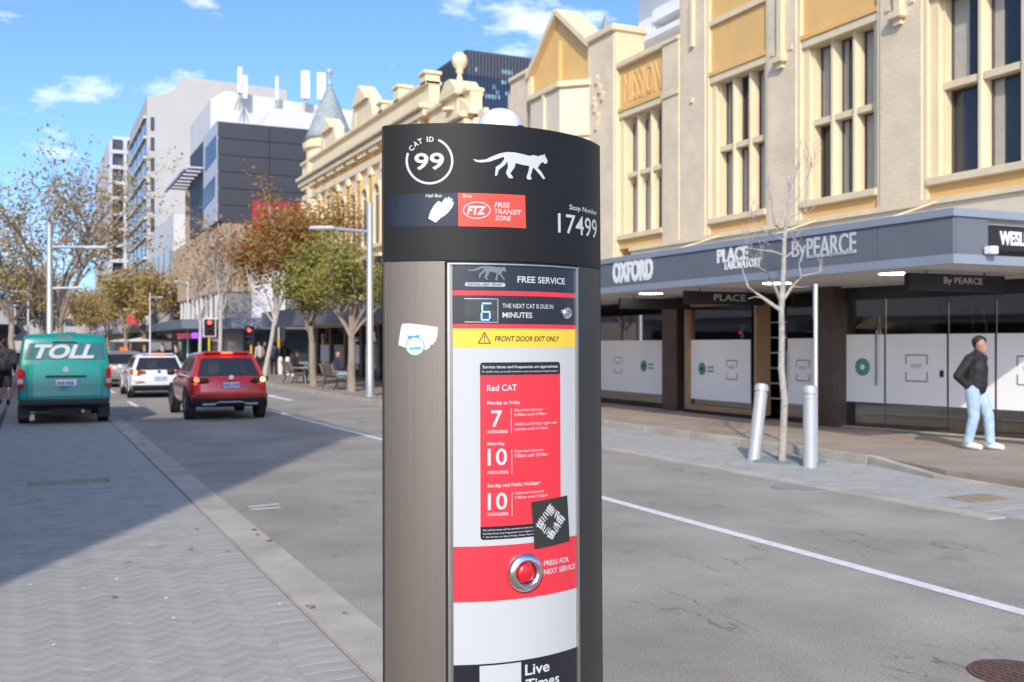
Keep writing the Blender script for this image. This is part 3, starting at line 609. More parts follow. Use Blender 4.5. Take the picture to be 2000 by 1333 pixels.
box('party_wall', greige_p, bA, XF+.02, 14.86, 30.0, 30.6, .1, 10.0)
# base course between awning and sills
wall('base_course', greige_p, END, 22.93, 2.9, 4.17); wall('base_moulding', cream, END, 22.95, 4.17, 4.27, XF-.06, XF+.3)
def pier(y0, y1, z1, name='pier', x0=XF-.06, edge=True):
    p = wall(name, greige, y0, y1, 4.27, z1, x0, XF+.55)
    if edge:
        for a, b_ in ((y0-.10, y0), (y1, y1+.10)): wall('pier_edge', cream, a, b_, 4.27, z1, x0+.03, XF+.5)
    return p
def window_bay(y0, y1, cols, z0=4.62, z1=7.75, zt=6.22, lancet=False, panel2=True, ztop=9.1, name='window'):
    # y0<y1; recessed stone window with mullions, a transom, panes and sill
    wd = (y1-y0); rec = .34
    wall('spandrel', yellow_r, y0, y1, 4.27, 4.50, XF+.03)
    wn = bpy.data.objects.new(name, None); C.objects.link(wn); wn.parent = bA; wn.location = Vector((XF, (y0+y1)/2, z0))-org(bA)
    box('sill', cream, wn, XF-.07, XF+.5, y0+.01, y1-.01, 4.50, z0+.02, bevel=.015)
    box('head', cream, wn, XF+.0, XF+.5, y0+.01, y1-.01, z1, z1+.17, bevel=.01)
    j = .17
    for a, b_ in ((y0+.012, y0+j), (y1-j, y1-.012)):
        box('jamb', cream, wn, XF+.06, XF+.5, a, b_, z0+.02, z1); box('jamb', cream, wn, XF+.16, XF+.5, b_ if a == y0+.012 else a-.05, b_+.05 if a == y0+.012 else a, z0+.02, z1)
    mw = .14; gw = (wd-2*j-.1-(cols-1)*mw)/cols; ys = []
    yy = y0+j+.05
    for c_ in range(cols):
        ys.append((yy, yy+gw)); yy += gw
        if c_ < cols-1: MB().prism([(XF+.12, yy+mw*.28, z0+.02), (XF+.12, yy+mw*.72, z0+.02), (XF+.24, yy+mw, z0+.02), (XF+.5, yy+mw, z0+.02), (XF+.5, yy, z0+.02), (XF+.24, yy, z0+.02)], (0, 0, z1-z0-.02)).build('mullion', cream, wn)
        yy += mw
    for (a, b_) in ys:
        box('transom', cream, wn, XF+.14, XF+.5, a, b_, zt-.06, zt+.06)
        for lo, hi in ((z0+.02, zt-.06), (zt+.06, z1)):
            box('pane', pane_m, wn, XF+rec+.02, XF+rec+.05, a, b_, lo, hi)
            m = MB()
            t = .035
            m.box(XF+rec-.02, XF+rec+.02, a, a+t, lo, hi); m.box(XF+rec-.02, XF+rec+.02, b_-t, b_, lo, hi); m.box(XF+rec-.02, XF+rec+.018, a+t, b_-t, lo, lo+t); m.box(XF+rec-.02, XF+rec+.018, a+t, b_-t, hi-t, hi)
            m.build('sash', M('window_sash', (.10, .085, .07), .5, var=.1), wn)
            if random.random() < .9:      # pale blind edge behind the glass, standing just in front of the pane
                q = random.uniform(.2, .55); box('blind', M('blind', (.42, .39, .33), .7, var=.1), wn, XF+rec+.012, XF+rec+.019, b_-t-q*gw, b_-t, lo+t, hi-t)
            if lancet:
                cyc = (a+b_)/2; r_ = gw/2
                for sgn in (-1, 1):
                    P = [(XF+.2, cyc+sgn*r_, hi+.001), (XF+.2, cyc, hi+.001)]+[(XF+.2, cyc+sgn*r_*math.sin(R(q_)), hi-.30+.30*math.cos(R(q_))) for q_ in range(0, 91, 15)]
                    MB().prism(P, (.25, 0, 0)).build('arch_spandrel', cream, wn)
    wall('panel_moulding', yellow_r, y0, y1, z1+.17, z1+.26, XF-.03)
    wall('panel', yellow_r, y0, y1, z1+.26, ztop-.02, XF+.05)
    return wn
W = [(21.38, 23.0, 3), (17.45, 19.5, 3), (14.28, 16.38, 3), (10.45, 13.12, 3)]
window_bay(21.38, 23.55, 3, lancet=True); window_bay(17.45, 19.5, 3); window_bay(14.28, 16.38, 3); window_bay(10.35, 13.12, 3)
wall('coping', cream, 21.38, 23.6, 9.08, 9.24, XF-.08, bevel=.02)
sign_text('raised_lettering', 'MISSION', yellow_r, bA, (XF+.05, 23.35, 8.12), (0, -1.8, 0), (0, 0, .78), .022, bold=.0)
pier(20.66, 21.36, 9.1, edge=False); wall('pier_cap', cream, 20.64, 21.38, 9.1, 9.22, XF-.1, bevel=.02); wall('string_course', cream, 20.64, 21.38, 7.80, 7.9, XF-.1, XF-.055)
pier(19.6, 20.56, TOPZ); pier(16.48, 17.35, TOPZ); pier(13.22, 14.18, TOPZ); pier(END, 10.25, TOPZ)
for y0, y1 in ((17.45, 19.5), (14.28, 16.38), (10.35, 13.12)):
    wall('string_course', cream, y0, y1, 9.08, 9.2, XF-.02); wall('panel', yellow_r, y0, y1, 9.2, TOPZ-.15, XF+.05)
wall('parapet', cream, END-.05, 20.66, TOPZ, TOPZ+.25, XF-.15, XF+.7, bevel=.03)
for yc in (16.9, 13.7):
    wall('pipe_chase', cream, yc-.07, yc+.07, 7.72, TOPZ, XF-.15, XF-.055); wall('corbel', cream, yc-.17, yc+.17, 7.58, 7.72, XF-.22, XF-.055, bevel=.02); wall('corbel', cream, yc-.08, yc+.08, 7.48, 7.58, XF-.15, XF-.055)
    for s in (-1, 1): wall('vent_block', cream, yc+s*.28-.05, yc+s*.28+.05, 7.8, 7.9, XF-.09, XF-.055)
wall('finial_strip', cream, 20.0, 20.12, 8.75, TOPZ, XF-.13, XF-.055); wall('vent_block', cream, 20.05, 20.15, 7.45, 7.55, XF-.10, XF-.055)
# gable end of the same building
GX = 14.08
def gbox(n, m, y0, y1, z0, z1, x0=GX, x1=14.86, **k): return box(n, m, bA, x0, x1, y0, y1, z0, z1, **k)
gbox('pier', greige, 28.78, 30.1, 2.9, 10.2); gbox('pier_cap', cream, 28.7, 30.15, 10.2, 10.36, GX-.08, bevel=.03); gbox('pier_edge', cream, 28.66, 28.78, 2.9, 10.2, GX+.02)
gbox('pier', greige, 23.62, 25.0, 2.9, 10.1); gbox('pier_cap', cream, 23.5, 25.06, 10.1, 10.3, GX-.09, 15.1, bevel=.03); gbox('pier_edge', cream, 23.56, 23.62, 2.9, 10.1, GX+.03, 15.0)
gbox('pier_return', greige_p, 23.62, 25.0, 8.5, 10.1, 14.86, 15.05)
MB().prism([(GX+.12, 28.66, 2.9), (GX+.12, 28.66, 10.1), (GX+.12, 26.85, 11.45), (GX+.12, 25.0, 10.1), (GX+.12, 25.0, 2.9)], (.5, 0, 0)).build('gable', yellow_r, bA)
for (ya, za), (yb, zb) in (((28.74, 10.06), (26.85, 11.5)), ((26.85, 11.5), (24.96, 10.08))):
    dv = Vector((0, yb-ya, zb-za)); l = dv.length; dv.normalize(); up = Vector((1, 0, 0)).cross(dv); up = up if up.z > 0 else -up
    MB().obox(Vector((GX+.32, (ya+yb)/2, (za+zb)/2))+up*.06, (.42, 0, 0), dv*(l/2+.05), up*.09).build('gable_coping', cream, bA, bevel=.02)
MB().box(GX+.02, GX+.12, 26.78, 26.92, 9.35, 10.7).build('gable_strip', yellow_r, bA); MB().box(GX-.06, GX+.12, 26.74, 26.96, 9.22, 9.35).build('corbel', yellow_r, bA, bevel=.02)
bp_ = [(13.45, 27.35), (13.45, 25.5), (14.1, 24.9), (14.3, 24.9), (14.3, 28.7), (14.1, 28.66)]
MB().prism([(a, b_, 2.9) for a, b_ in bp_], (0, 0, 6.05)).build('bay_wall', greige_p, bA)
for za, zb, gr in ((8.95, 9.12, .09), (7.55, 7.7, .07)):
    MB().prism([(a-(gr if a < 14.2 else 0), b_+(gr if b_ > 26.5 else -gr*.6), za) for a, b_ in bp_], (0, 0, zb-za)).build('bay_cornice', cream, bA, bevel=.02)
box('bay_strip', cream, bA, 13.38, 13.45, 26.36, 26.5, 7.95, 8.95); box('corbel', cream, bA, 13.32, 13.45, 26.3, 26.56, 7.82, 7.95, bevel=.02)
for yc in (25.85, 26.45, 27.0): box('bay_window', pane_m, bA, 13.43, 13.449, yc-.2, yc+.2, 5.0, 7.1)
for (yy, zz_) in ((24.45, 9.0), (24.3, 8.72), (24.15, 8.5), (24.62, 8.45), (24.55, 8.25), (24.4, 7.95), (24.48, 7.75)): MB().obox((GX-.03, yy, zz_), (.04, 0, 0), (0, .05, .04), (0, -.05, .09)).build('wall_anchor', cream, bA, bevel=.01)
MB().add([(17.3, 29.9, 11.0), (18.3, 29.9, 11.0), (18.3, 30.9, 11.0), (17.3, 30.9, 11.0), (17.8, 30.4, 13.1)], [(0, 1, 2, 3), (0, 1, 4), (1, 2, 4), (2, 3, 4), (3, 0, 4)]).build('spirelet', M('slate_grey_roof', (.30, .31, .32), .6, var=.1), bA)
# awning
AX = 11.4; AE = 10.1; AF = 31.2
awn = bpy.data.objects.new('awning', None); C.objects.link(awn); awn.parent = bA; awn.location = Vector((AX, 20, 2.85))-org(bA)
box('awning_deck', M('awning_roof', (.35, .34, .32), .7), awn, AX+.06, XF, AE+.06, AF, 3.42, 3.50)
box('soffit', soffit_m, awn, AX+.05, 14.4, AE+.05, AF, 2.88, 2.92)
ys = [AE, yx(1713, AX), yx(1370, AX), AF]
for a, b_ in zip(ys, ys[1:]): box('fascia_panel', slate, awn, AX, AX+.05, a+.006, b_-.006, 2.98, 3.50)
box('fascia_trim', slate_l, awn, AX-.03, AX+.08, AE-.03, AF, 3.50, 3.61); box('fascia_trim', slate_l, awn, AX-.03, AX+.08, AE-.03, AF, 2.85, 2.98)
xe = onY(1930, 450, AE).x
box('end_panel', slate, awn, AX+.051, xe, AE, AE+.05, 2.98, 3.50); box('end_trim', slate_l, awn, AX+.081, 14.4, AE-.03, AE+.05, 3.50, 3.61); box('end_trim', slate_l, awn, AX+.081, 14.4, AE-.03, AE+.05, 2.85, 2.98)
box('end_recess', M('recess_tan', (.30, .26, .21), .8), awn, xe, 14.3, AE+.4, AE+.45, 2.98, 3.50)
box('sign_board', black_m, awn, xe+.03, 14.3, AE+.02, AE+.08, 3.06, 3.40, bevel=.01)
sign_text('raised_lettering', 'WESLEY', letter_w, awn, (xe+.24, AE+.018, 3.14), (.72, 0, 0), (0, 0, .20), .015, bold=.03)
box('flood_lamp', letter_w, awn, xe-.12, xe+.02, AE-.16, AE-.03, 2.99, 3.10, bevel=.01)
def fasc(s, x0, x1, y0, y1, mat, **k):
    a = onX(x0, y0, AX-.004); b_ = onX(x1, y1, AX-.004); zt = a.z; zb = onX(x0, y1, AX-.004).z
    sign_text('raised_lettering', s, mat, awn, (AX-.002, a.y, zb), (0, b_.y-a.y, 0), (0, 0, zt-zb), .012, **k)
fasc('OXFORD', 1197, 1275, 512, 555, letter_w, bold=.055)
fasc('PLACE', 1401, 1461, 488, 515, letter_w, bold=.03); fasc('LABORATORY', 1416, 1486, 511, 528, letter_w, bold=.01)
fasc('By', 1547, 1574, 472, 514, letter_g, bold=.0); fasc('PEARCE', 1576, 1672, 466, 505, letter_g, bold=.008); fasc('DESIGNER JEWELLERS', 1577, 1668, 500, 507.5, letter_g, bold=.0)
for y_ in (23.7, 15.2, 12.3, 19.5): 
    MB().lathe([(.26, -.012), (.26, 0), (0, 0)], (12.6, y_, 2.886), 20).build('downlight', M('lamp_diffuser', (1, .95, .85), .5, var=0, emit=7), awn)
for yw in (15.9, 12.9, 19.1): MB().tube([(XF-.05, yw, 4.2), (AX+.5, yw-.1, 3.52)], .018, 6).build('tie_rod', cream, awn)
# shopfront under the awning
SX = 14.4
sh = bpy.data.objects.new('shopfront', None); C.objects.link(sh); sh.parent = bA; sh.location = Vector((SX, 20, .12))-org(bA)
def sx(px): return yx(px, SX)
def glz(x0, x1, zf0=.47, zf1=1.84, logos='dbd', X=SX, z1=2.5, z0=.25, mid=True):
    ya, yb = yx(x1, X), yx(x0, X)
    box('glass', shop_glass, sh, X, X+.02, ya, yb, z0, z1); box('frosted_film', frost, sh, X-.006, X-.002, ya+.03, yb-.03, zf0, zf1)
    box('plinth', black_m, sh, X-.03, X+.1, ya, yb, .1, z0)
    n = len(logos)
    for i, ch in enumerate(logos):
        yc = yb-(yb-ya)*(i+.7)/(n+.4); logo(ch, X-.008, yc, (zf0+zf1)/2+.02)
ring_g = M('logo_green', (.10, .30, .26), .5, var=.05); grey_l = M('logo_grey', (.22, .23, .23), .5, var=.05)
def logo(ch, X, yc, zc, s=1.0, parent=None, rot=None):
    parent = parent or sh; m = MB(); m2 = MB()
    if ch == 'd':
        m.lathe([(.15*s, 0), (.15*s, -.003), (.045*s, -.003), (.045*s, 0)], (X, yc+.14*s, zc), 24, axis='X'); m.build('round_logo', ring_g, parent)
        for k in range(2): m2.box(X-.003, X, yc-.32*s, yc-.08*s, zc-.075*s+k*.09*s, zc-.02*s+k*.09*s)
        m2.build('logo_lines', M('logo_pale', (.36, .38, .38), .5, var=.05), parent)
    else:
        h, wd, t = .21*s, .19*s, .022*s
        for sz in (-1, 1):
            m.box(X-.003, X, yc-wd, yc+wd, zc+sz*h-t/2, zc+sz*h+t/2)
            for sy in (-1, 1): m.box(X-.003, X, yc+sy*wd-t/2, yc+sy*wd+t/2, zc+sz*h, zc+sz*h*.3)
        m.build('bracket_logo', grey_l, parent)
        sign_text('logo_lettering', 'WEST', M('logo_mid', (.30, .34, .33), .5, var=.05), parent, (X, yc+.12*s, zc+.02*s), (0, -.24*s, 0), (0, 0, .07*s), .003, bold=.0)
glz(1040, 1306, logos='dbdbd')
box('shop_column', brown_c, sh, SX-.2, SX+.3, sx(1335), sx(1306)-.005, .1, 2.88)
# boxed timber window
X2 = SX-.28; ya, yb = yx(1478, X2), yx(1337, X2)
glz(1345, 1468, .45, 1.84, 'db', X2+.12, 2.62, .32)
t = .10
for a, b_, c_, d in ((ya, ya+t, .2, 2.75), (yb-t, yb, .2, 2.75), (ya+t, yb-t, .2, .32), (ya+t, yb-t, 2.62, 2.75)): box('timber_frame', timber, sh, X2, SX+.1, a, b_, c_, d, bevel=.008)
box('plinth', black_m, sh, X2+.03, SX, ya, yb, .1, .2); box('window_frame_surround', black_m, sh, X2+.02, SX, yb, yb+.07, .1, 2.8)
# doorway with pale glazing bars
ya, yb = sx(1536), sx(1480)
box('door_glass', shop_glass, sh, SX+.25, SX+.28, ya, yb, .13, 2.55)
for k in range(6): box('glazing_bar', M('pale_bar', (.55, .55, .54), .4), sh, SX+.2, SX+.24, ya+.02, yb-.02, .55+k*.33, .58+k*.33)
glz(1537, 1602, .50, 1.86, 'b', SX, 2.5, .2)
box('door_handle', chrome, sh, SX-.06, SX-.03, sx(1541), sx(1538), .9, 1.6)
box('shop_column', brown_c, sh, SX-.2, SX+.3, sx(1642), sx(1604), .1, 2.88)
# canted corner shop glass
p0, p1 = Vector((14.55, 15.55, 0)), Vector((15.25, 11.4, 0)); dv = (p1-p0).normalized(); nn = Vector((-dv.y, dv.x, 0)); nn = nn if nn.x < 0 else -nn
def canted(name, mat, s0, s1, z0, z1, off, th=.01): 
    c_ = p0+dv*(s0+s1)/2+nn*off; return MB().obox((c_.x, c_.y, (z0+z1)/2), dv*(s1-s0)/2, nn*th/2, (0, 0, (z1-z0)/2)).build(name, mat, sh)
Ln = (p1-p0).length; js = [0, .95, 2.25, 3.15, Ln+1.6]
warm_glass = thin_glass('warm_shop_glass', (.66, .64, .56), .12)
for a, b_ in zip(js, js[1:]):
    canted('glass', warm_glass, a+.008, b_-.008, .14, 2.6, 0, .015); canted('frosted_film', frost, a+.02, b_-.02, .62, 1.93, .014, .004)
canted('head_board', black_m, -.1, Ln+1.6, 2.6, 2.88, .02, .06); canted('threshold', concrete, -.1, Ln+1.6, .1, .145, .03, .2)
canted('door_handle', chrome, .78, .81, .95, 2.0, .06, .03)
def clogo(ch, s, zc, sc=1.15):
    e = p0+dv*s+nn*.018
    o = bpy.data.objects.new('logo', None); C.objects.link(o); o.parent = sh; o.location = e+Vector((0, 0, zc))-org(sh)
    k = MB(); q = Vector((0, 0, zc))+e
    if ch == 'd':
        vs = []; n_ = 24
        for rr in (.15*sc, .045*sc):
            for i in range(n_): a = 2*math.pi*i/n_; vs.append(q+dv*(rr*math.cos(a)-.1)+Vector((0, 0, rr*math.sin(a))))
        k.add(vs, [(i, (i+1) % n_, (i+1) % n_+n_, i+n_) for i in range(n_)]).build('round_logo', ring_g, o)
    else:
        h, wd, t = .21*sc, .19*sc, .022*sc
        for sz in (-1, 1):
            k.obox(q+Vector((0, 0, sz*h)), dv*wd, nn*.001, (0, 0, t/2))
            for sy in (-1, 1): k.obox(q+dv*(sy*wd)+Vector((0, 0, sz*h*.65)), dv*t/2, nn*.001, (0, 0, h*.36))
        k.build('bracket_logo', grey_l, o); sign_text('logo_lettering', 'WEST', M('logo_mid', (.30, .34, .33), .5), o, q-dv*.13+Vector((0, 0, .0)), dv*.26, (0, 0, .08), .002, bold=0)
clogo('d', .55, 1.3); clogo('b', 1.62, 1.3); clogo('d', 2.75, 1.3); clogo('b', 3.75, 1.3)
canted('lock_box', black_m, 2.1, 2.17, 1.15, 1.27, .02, .02)
# things hung below the awning
def hang(name, x0, x1, y, X0, X1, z0, z1, label, txt=None):
    e = empty(name, ((X0+X1)/2, y, z0), label, 'hanging sign', 'signs hung under the slate awning')
    box('board', black_m, e, X0, X1, y-.05, y+.05, z0, z1, bevel=.01)
    for q in (.2, .8): MB().tube([(X0+(X1-X0)*q, y, z1-.01), (X0+(X1-X0)*q, y, 2.9)], .012, 6).build('hanger', black_m, e)
    if txt: sign_text('raised_lettering', txt, letter_g, e, (X0+(X1-X0)*.35, y-.052, z0+.08), ((X1-X0)*.4, 0, 0), (0, 0, (z1-z0)*.5), .004, bold=.0)
hang('hanging_sign', 0, 0, 11.6, 12.1, 14.2, 2.58, 2.84, 'black jeweller blade sign under awning near the corner', 'By PEARCE')
hang('hanging_sign', 0, 0, 17.2, 11.9, 13.9, 2.55, 2.82, 'black PLACE blade sign under awning behind the bare sapling', 'PLACE')
hang('hanging_sign', 0, 0, 20.2, 12.2, 14.2, 2.56, 2.80, 'plain black blade sign under awning left of the timber window')
for k, (yy, hh) in enumerate(((27.5, 1.9), (24.8, 1.4), (22.2, 2.1), (19.3, 1.6), (17.2, 2.2), (12.2, 1.9))): box('interior_shelf', M('shelf_wood', (.22, .15, .09), .7, var=.3), sh, 16.9, 17.4, yy-.9, yy+.6, .13, hh)
for yy in (22.6, 18.0, 15.9): box('interior_partition', M('partition', (.26, .24, .21), .8, var=.1), sh, 15.35, 17.45, yy-.05, yy+.05, .13, 2.84)
# ladder seen inside the corner shop leaning against the glass
lad = empty('ladder', (16.1, 13.5, .14), 'pale stepladder standing inside the dark corner shop window', 'ladder')
for s in (-1, 1):
    MB().tube([(15.85, 13.5+s*.12, 2.4), (16.2, 13.5+s*.32, .14)], .03, 6).build('rail', M('ladder_alloy', (.45, .46, .47), .4, .5), lad)
for k in range(6): f = k/6; MB().tube([(15.87+.33*f, 13.5-.13-.2*f, 2.3-2.1*f), (15.87+.33*f, 13.5+.13+.2*f, 2.3-2.1*f)], .018, 6).build('rung', MATS['ladder_alloy'], lad)

# ---------------------------------------------------------------- B: ornate cream building with turret
bB = empty('ornate_building', (XF, 45, 0), 'ornate cream and ochre facade with slate cone turret and ball finial', 'building')
stone = M('cream_stone', s2l(228, 208, 170), .75, var=.08, scale=1.5); ochre = M('ochre_render', s2l(222, 172, 96), .75, var=.1, scale=1.5)
B0, B1, BM = 30.7, 58.6, 37.8
box('wall', stone, bB, XF+.1, 26, BM, B1, 2.6, 11.0); box('wall', stone, bB, XF+.1, 26, 33.6, BM, 2.6, 10.0); box('wall', stone, bB, XF+.1, 26, B0, 33.59, 2.6, 8.3)
for y0_, y1_, dz in ((BM, B1, 0), (33.6, BM-.01, -1.2), (B0, 33.59, -2.9)):
    box('cornice', stone, bB, XF-.45, XF+.4, y0_, y1_, 11.0+dz, 11.22+dz, bevel=.04); box('cornice', stone, bB, XF-.3, XF+.4, y0_, y1_, 10.72+dz, 10.95+dz)
    box('parapet', stone, bB, XF-.05, XF+.4, y0_, y1_, 11.22+dz, 11.95+dz); box('parapet_coping', stone, bB, XF-.2, XF+.5, y0_, y1_, 11.95+dz, 12.12+dz, bevel=.03)
box('architrave', stone, bB, XF-.08, XF+.3, BM, B1, 9.9, 10.25, bevel=.02); box('sill_course', stone, bB, XF-.12, XF+.3, B0, B1, 6.1, 6.3, bevel=.02)
nb = 15; pitch = (B1-B0)/nb
arch0 = None
for i in range(nb):
    yc = B0+pitch*(i+.5); wn = bpy.data.objects.new('arched_window', None); C.objects.link(wn); wn.parent = bB; wn.location = Vector((XF, yc, 6.3))-org(bB)
    if i == 0:
        def arch_prism(r, z0, zs, x0, th): return MB().prism([(x0, yc-r, z0)]+[(x0, yc+r*-math.cos(R(q)), zs+r*math.sin(R(q))) for q in range(0, 181, 20)]+[(x0, yc+r, z0)], (th, 0, 0))
        a = arch_prism(.42, 6.35, 8.6, XF+.075, .02).build('pane', pane_m, wn)
        r0, r1 = .42, .58; vs = []; 
        for q in range(0, 181, 20): 
            for rr in (r0, r1): vs += [(XF-.06, yc-rr*math.cos(R(q)), 8.6+rr*math.sin(R(q))), (XF+.1, yc-rr*math.cos(R(q)), 8.6+rr*math.sin(R(q)))]
        m = MB(); m.add(vs, [f for k in range(9) for f in ((k*4, k*4+4, k*4+6, k*4+2), (k*4+2, k*4+6, k*4+7, k*4+3), (k*4, k*4+1, k*4+5, k*4+4))])
        b_ = m.build('arch_moulding', stone, wn)
        c_ = box('jamb', stone, wn, XF-.05, XF+.1, yc-.58, yc-.42, 6.3, 8.6); d = box('jamb', stone, wn, XF-.05, XF+.1, yc+.42, yc+.58, 6.3, 8.6); e_ = box('glazing_bar', stone, wn, XF+.04, XF+.074, yc-.42, yc+.42, 8.52, 8.62)
        arch0 = (a, b_, c_, d, e_)
    else:
        for p in arch0: share(p, (0, 0, 0), wn)
    pil = box('pilaster', ochre, bB, XF-.02, XF+.1, yc+pitch/2-.22, yc+pitch/2+.22, 6.3, 9.5); box('capital', stone, bB, XF-.1, XF+.1, yc+pitch/2-.28, yc+pitch/2+.28, 9.5, 9.9, bevel=.03)
    box('lower_window', pane_m, bB, XF+.06, XF+.099, yc-.45, yc+.45, 3.9, 5.7); box('lower_hood', stone, bB, XF-.1, XF+.1, yc-.6, yc+.6, 5.7, 5.85, bevel=.02)
    if yc < BM: continue
    box('panel', ochre, bB, XF+.03, XF+.1, yc-.6, yc+.6, 10.3, 10.66)
    for s in (-.5, 0, .5): box('dentil', stone, bB, XF-.22, XF+.1, yc+s*.9-.1, yc+s*.9+.1, 10.5, 10.72)
# stepped broken pediments along the parapet
for yc, hw, h in ((52.6, 1.6, 1.7), (46.6, 1.8, 2.1)):
    box('pediment_block', stone, bB, XF-.12, XF+.5, yc-hw*.55, yc+hw*.55, 12.12, 12.12+h*.45)
    for s in (-1, 1): MB().prism([(XF-.15, yc+s*hw, 12.1), (XF-.15, yc+s*hw*.55, 12.1), (XF-.15, yc+s*hw*.55, 12.1+h*.6), (XF-.15, yc+s*hw*.7, 12.1+h*.55)], (.5, 0, 0)).build('scroll', stone, bB)
    MB().prism([(XF-.3, yc-hw*.65, 12.12+h*.45), (XF-.3, yc+hw*.65, 12.12+h*.45), (XF-.3, yc, 12.12+h*.85)], (.8, 0, 0)).build('pediment', stone, bB)
for yc, z in ((43.6, 12.5), (41.4, 12.7), (38.1, 12.5)): box('parapet_post', stone, bB, XF-.2, XF+.4, yc-.3, yc+.3, 12.0, z-.15); box('post_cap', stone, bB, XF-.28, XF+.48, yc-.38, yc+.38, z-.15, z, bevel=.03)
# main pediment with ball finial
yc = 35.0
box('aedicule', stone, bB, XF-.25, XF+.55, yc-.62, yc+.62, 9.9, 10.75); box('aedicule_cap', stone, bB, XF-.42, XF+.7, yc-.85, yc+.85, 10.75, 10.95, bevel=.03)
MB().prism([(XF-.4, yc-.8, 10.95), (XF-.4, yc+.8, 10.95), (XF-.4, yc+.25, 11.4), (XF-.4, yc-.25, 11.4)], (1.05, 0, 0)).build('aedicule_roof', stone, bB)
for s in (-1, 1): MB().prism([(XF-.2, yc+s*.62, 9.9), (XF-.2, yc+s*1.7, 9.9), (XF-.2, yc+s*1.5, 10.2), (XF-.2, yc+s*.62, 10.7)], (.5, 0, 0)).build('scroll', stone, bB)
MB().lathe([(.0, 10.3), (.28, 10.3), (.3, 10.4), (0, 10.4)], (XF-.3, yc, 0), 16).build('boss', stone, bB)
MB().lathe([(.22, 13.0), (.24, 13.1), (.12, 13.3), (.08, 13.55), (.16, 13.62), (.12, 13.7), (.24, 13.82), (.3, 14.0), (.26, 14.2), (.14, 14.32), (0, 14.36)], (XF+.1, yc, -1.85), 18).build('ball_finial', stone, bB, smooth='all')
MB().lathe([(.0, 10.85), (.2, 10.87), (.34, 11.05), (.36, 11.2), (.28, 11.4), (0, 11.48)], (XF+.1, 33.0, -1.75), 16).build('urn', stone, bB, smooth='all')
# round corner turret with slate cone
tx, ty = XF+1.1, 56.9
MB().lathe([(1.3, 2.6), (1.3, 12.6), (1.48, 12.7), (1.52, 13.0), (1.33, 13.1), (1.33, 13.25), (0, 13.25)], (tx, ty, 0), 32).build('turret_drum', stone, bB, smooth=True)
MB().lathe([(1.46, 13.25), (1.25, 13.6), (.85, 14.6), (.45, 15.6), (.11, 16.4), (0, 16.45)], (tx, ty, 0), 32).build('turret_cone', brick_mat('slate_scales', (.36, .40, .40), (.27, .31, .31), (.20, .23, .23), .25, .16, 'XZ', .5), bB, smooth='all')
MB().lathe([(.14, 17.05), (.16, 17.2), (.06, 17.3), (.05, 17.55), (.11, 17.6), (.06, 17.68), (.17, 17.78), (.19, 17.9), (.12, 18.04), (0, 18.08)], (tx, ty, -.72), 16).build('turret_finial', M('lead_grey', (.40, .42, .42), .5), bB, smooth='all')
# verandah awning and shops of B
box('awning_fascia', slate, bB, 11.4, 11.46, 33.5, 56.5, 2.62, 3.45); box('awning_roof', M('awning_roof', (.35, .34, .32), .7), bB, 11.46, XF+.1, 33.5, 56.5, 3.3, 3.36); box('awning_soffit', soffit_m, bB, 11.46, XF+.1, 33.5, 56.5, 2.66, 2.70)
box('shop_back', black_m, bB, XF+.3, XF+.5, B0, B1, .1, 2.62)
for k in range(9):
    y0 = 33.5+k*2.75; box('shop_pier', brown_c, bB, XF, XF+.3, y0-.18, y0+.18, .1, 2.62)
    box('shop_window', shop_glass, bB, XF+.12, XF+.16, y0+.25, y0+2.5, .5, 2.3); box('shop_film', frost if k % 2 else M('poster_pink', (.42, .36, .34), .6), bB, XF+.1, XF+.115, y0+.4, y0+2.3, .8, 1.7)

# ================================================================== farther buildings
def win_grid(parent, src, cells, axis):      # copies of one window placed over a face
    for c_ in cells: share(src, c_, parent)
dark_p = M('dark_cladding', s2l(58, 59, 64), .5, .1, var=.08, scale=1); light_f = M('light_grey_frame', s2l(176, 180, 190), .6, var=.05)
white_w = M('white_render', (.60, .585, .55), .7, var=.05, scale=.4); tower_g = M('tower_grey', s2l(176, 173, 167), .7, var=.05, scale=.3)
fin_m = M('bronze_fin', s2l(158, 138, 116), .6, var=.2, scale=1); far_glass = glassm('far_glass', (.05, .055, .065), .08)
# ---- C: dark clad building across the side street
CY = 81.0; CX0 = onY(425, 300, CY).x; cz1 = onY(425, 236, CY).z; cz0 = onY(425, 432, CY).z
bC = empty('dark_clad_building', (CX0, CY, 0), 'dark grey panelled building with overhanging box and bronze fins', 'building')
box('core', M('core_dark', s2l(52, 55, 63), .6), bC, CX0+.12, CX0+34, CY+.12, CY+16, cz0+.1, cz1-.1)
nr, nc = 6, 5; pw = 20/nc; ph = (cz1-cz0)/nr
p0_ = box('cladding_panel', dark_p, bC, CX0, CX0+pw-.05, CY, CY+.12, cz0, cz0+ph-.05)
for i in range(nc):
    for j in range(nr):
        if i or j: share(p0_, (i*pw, 0, j*ph), bC)
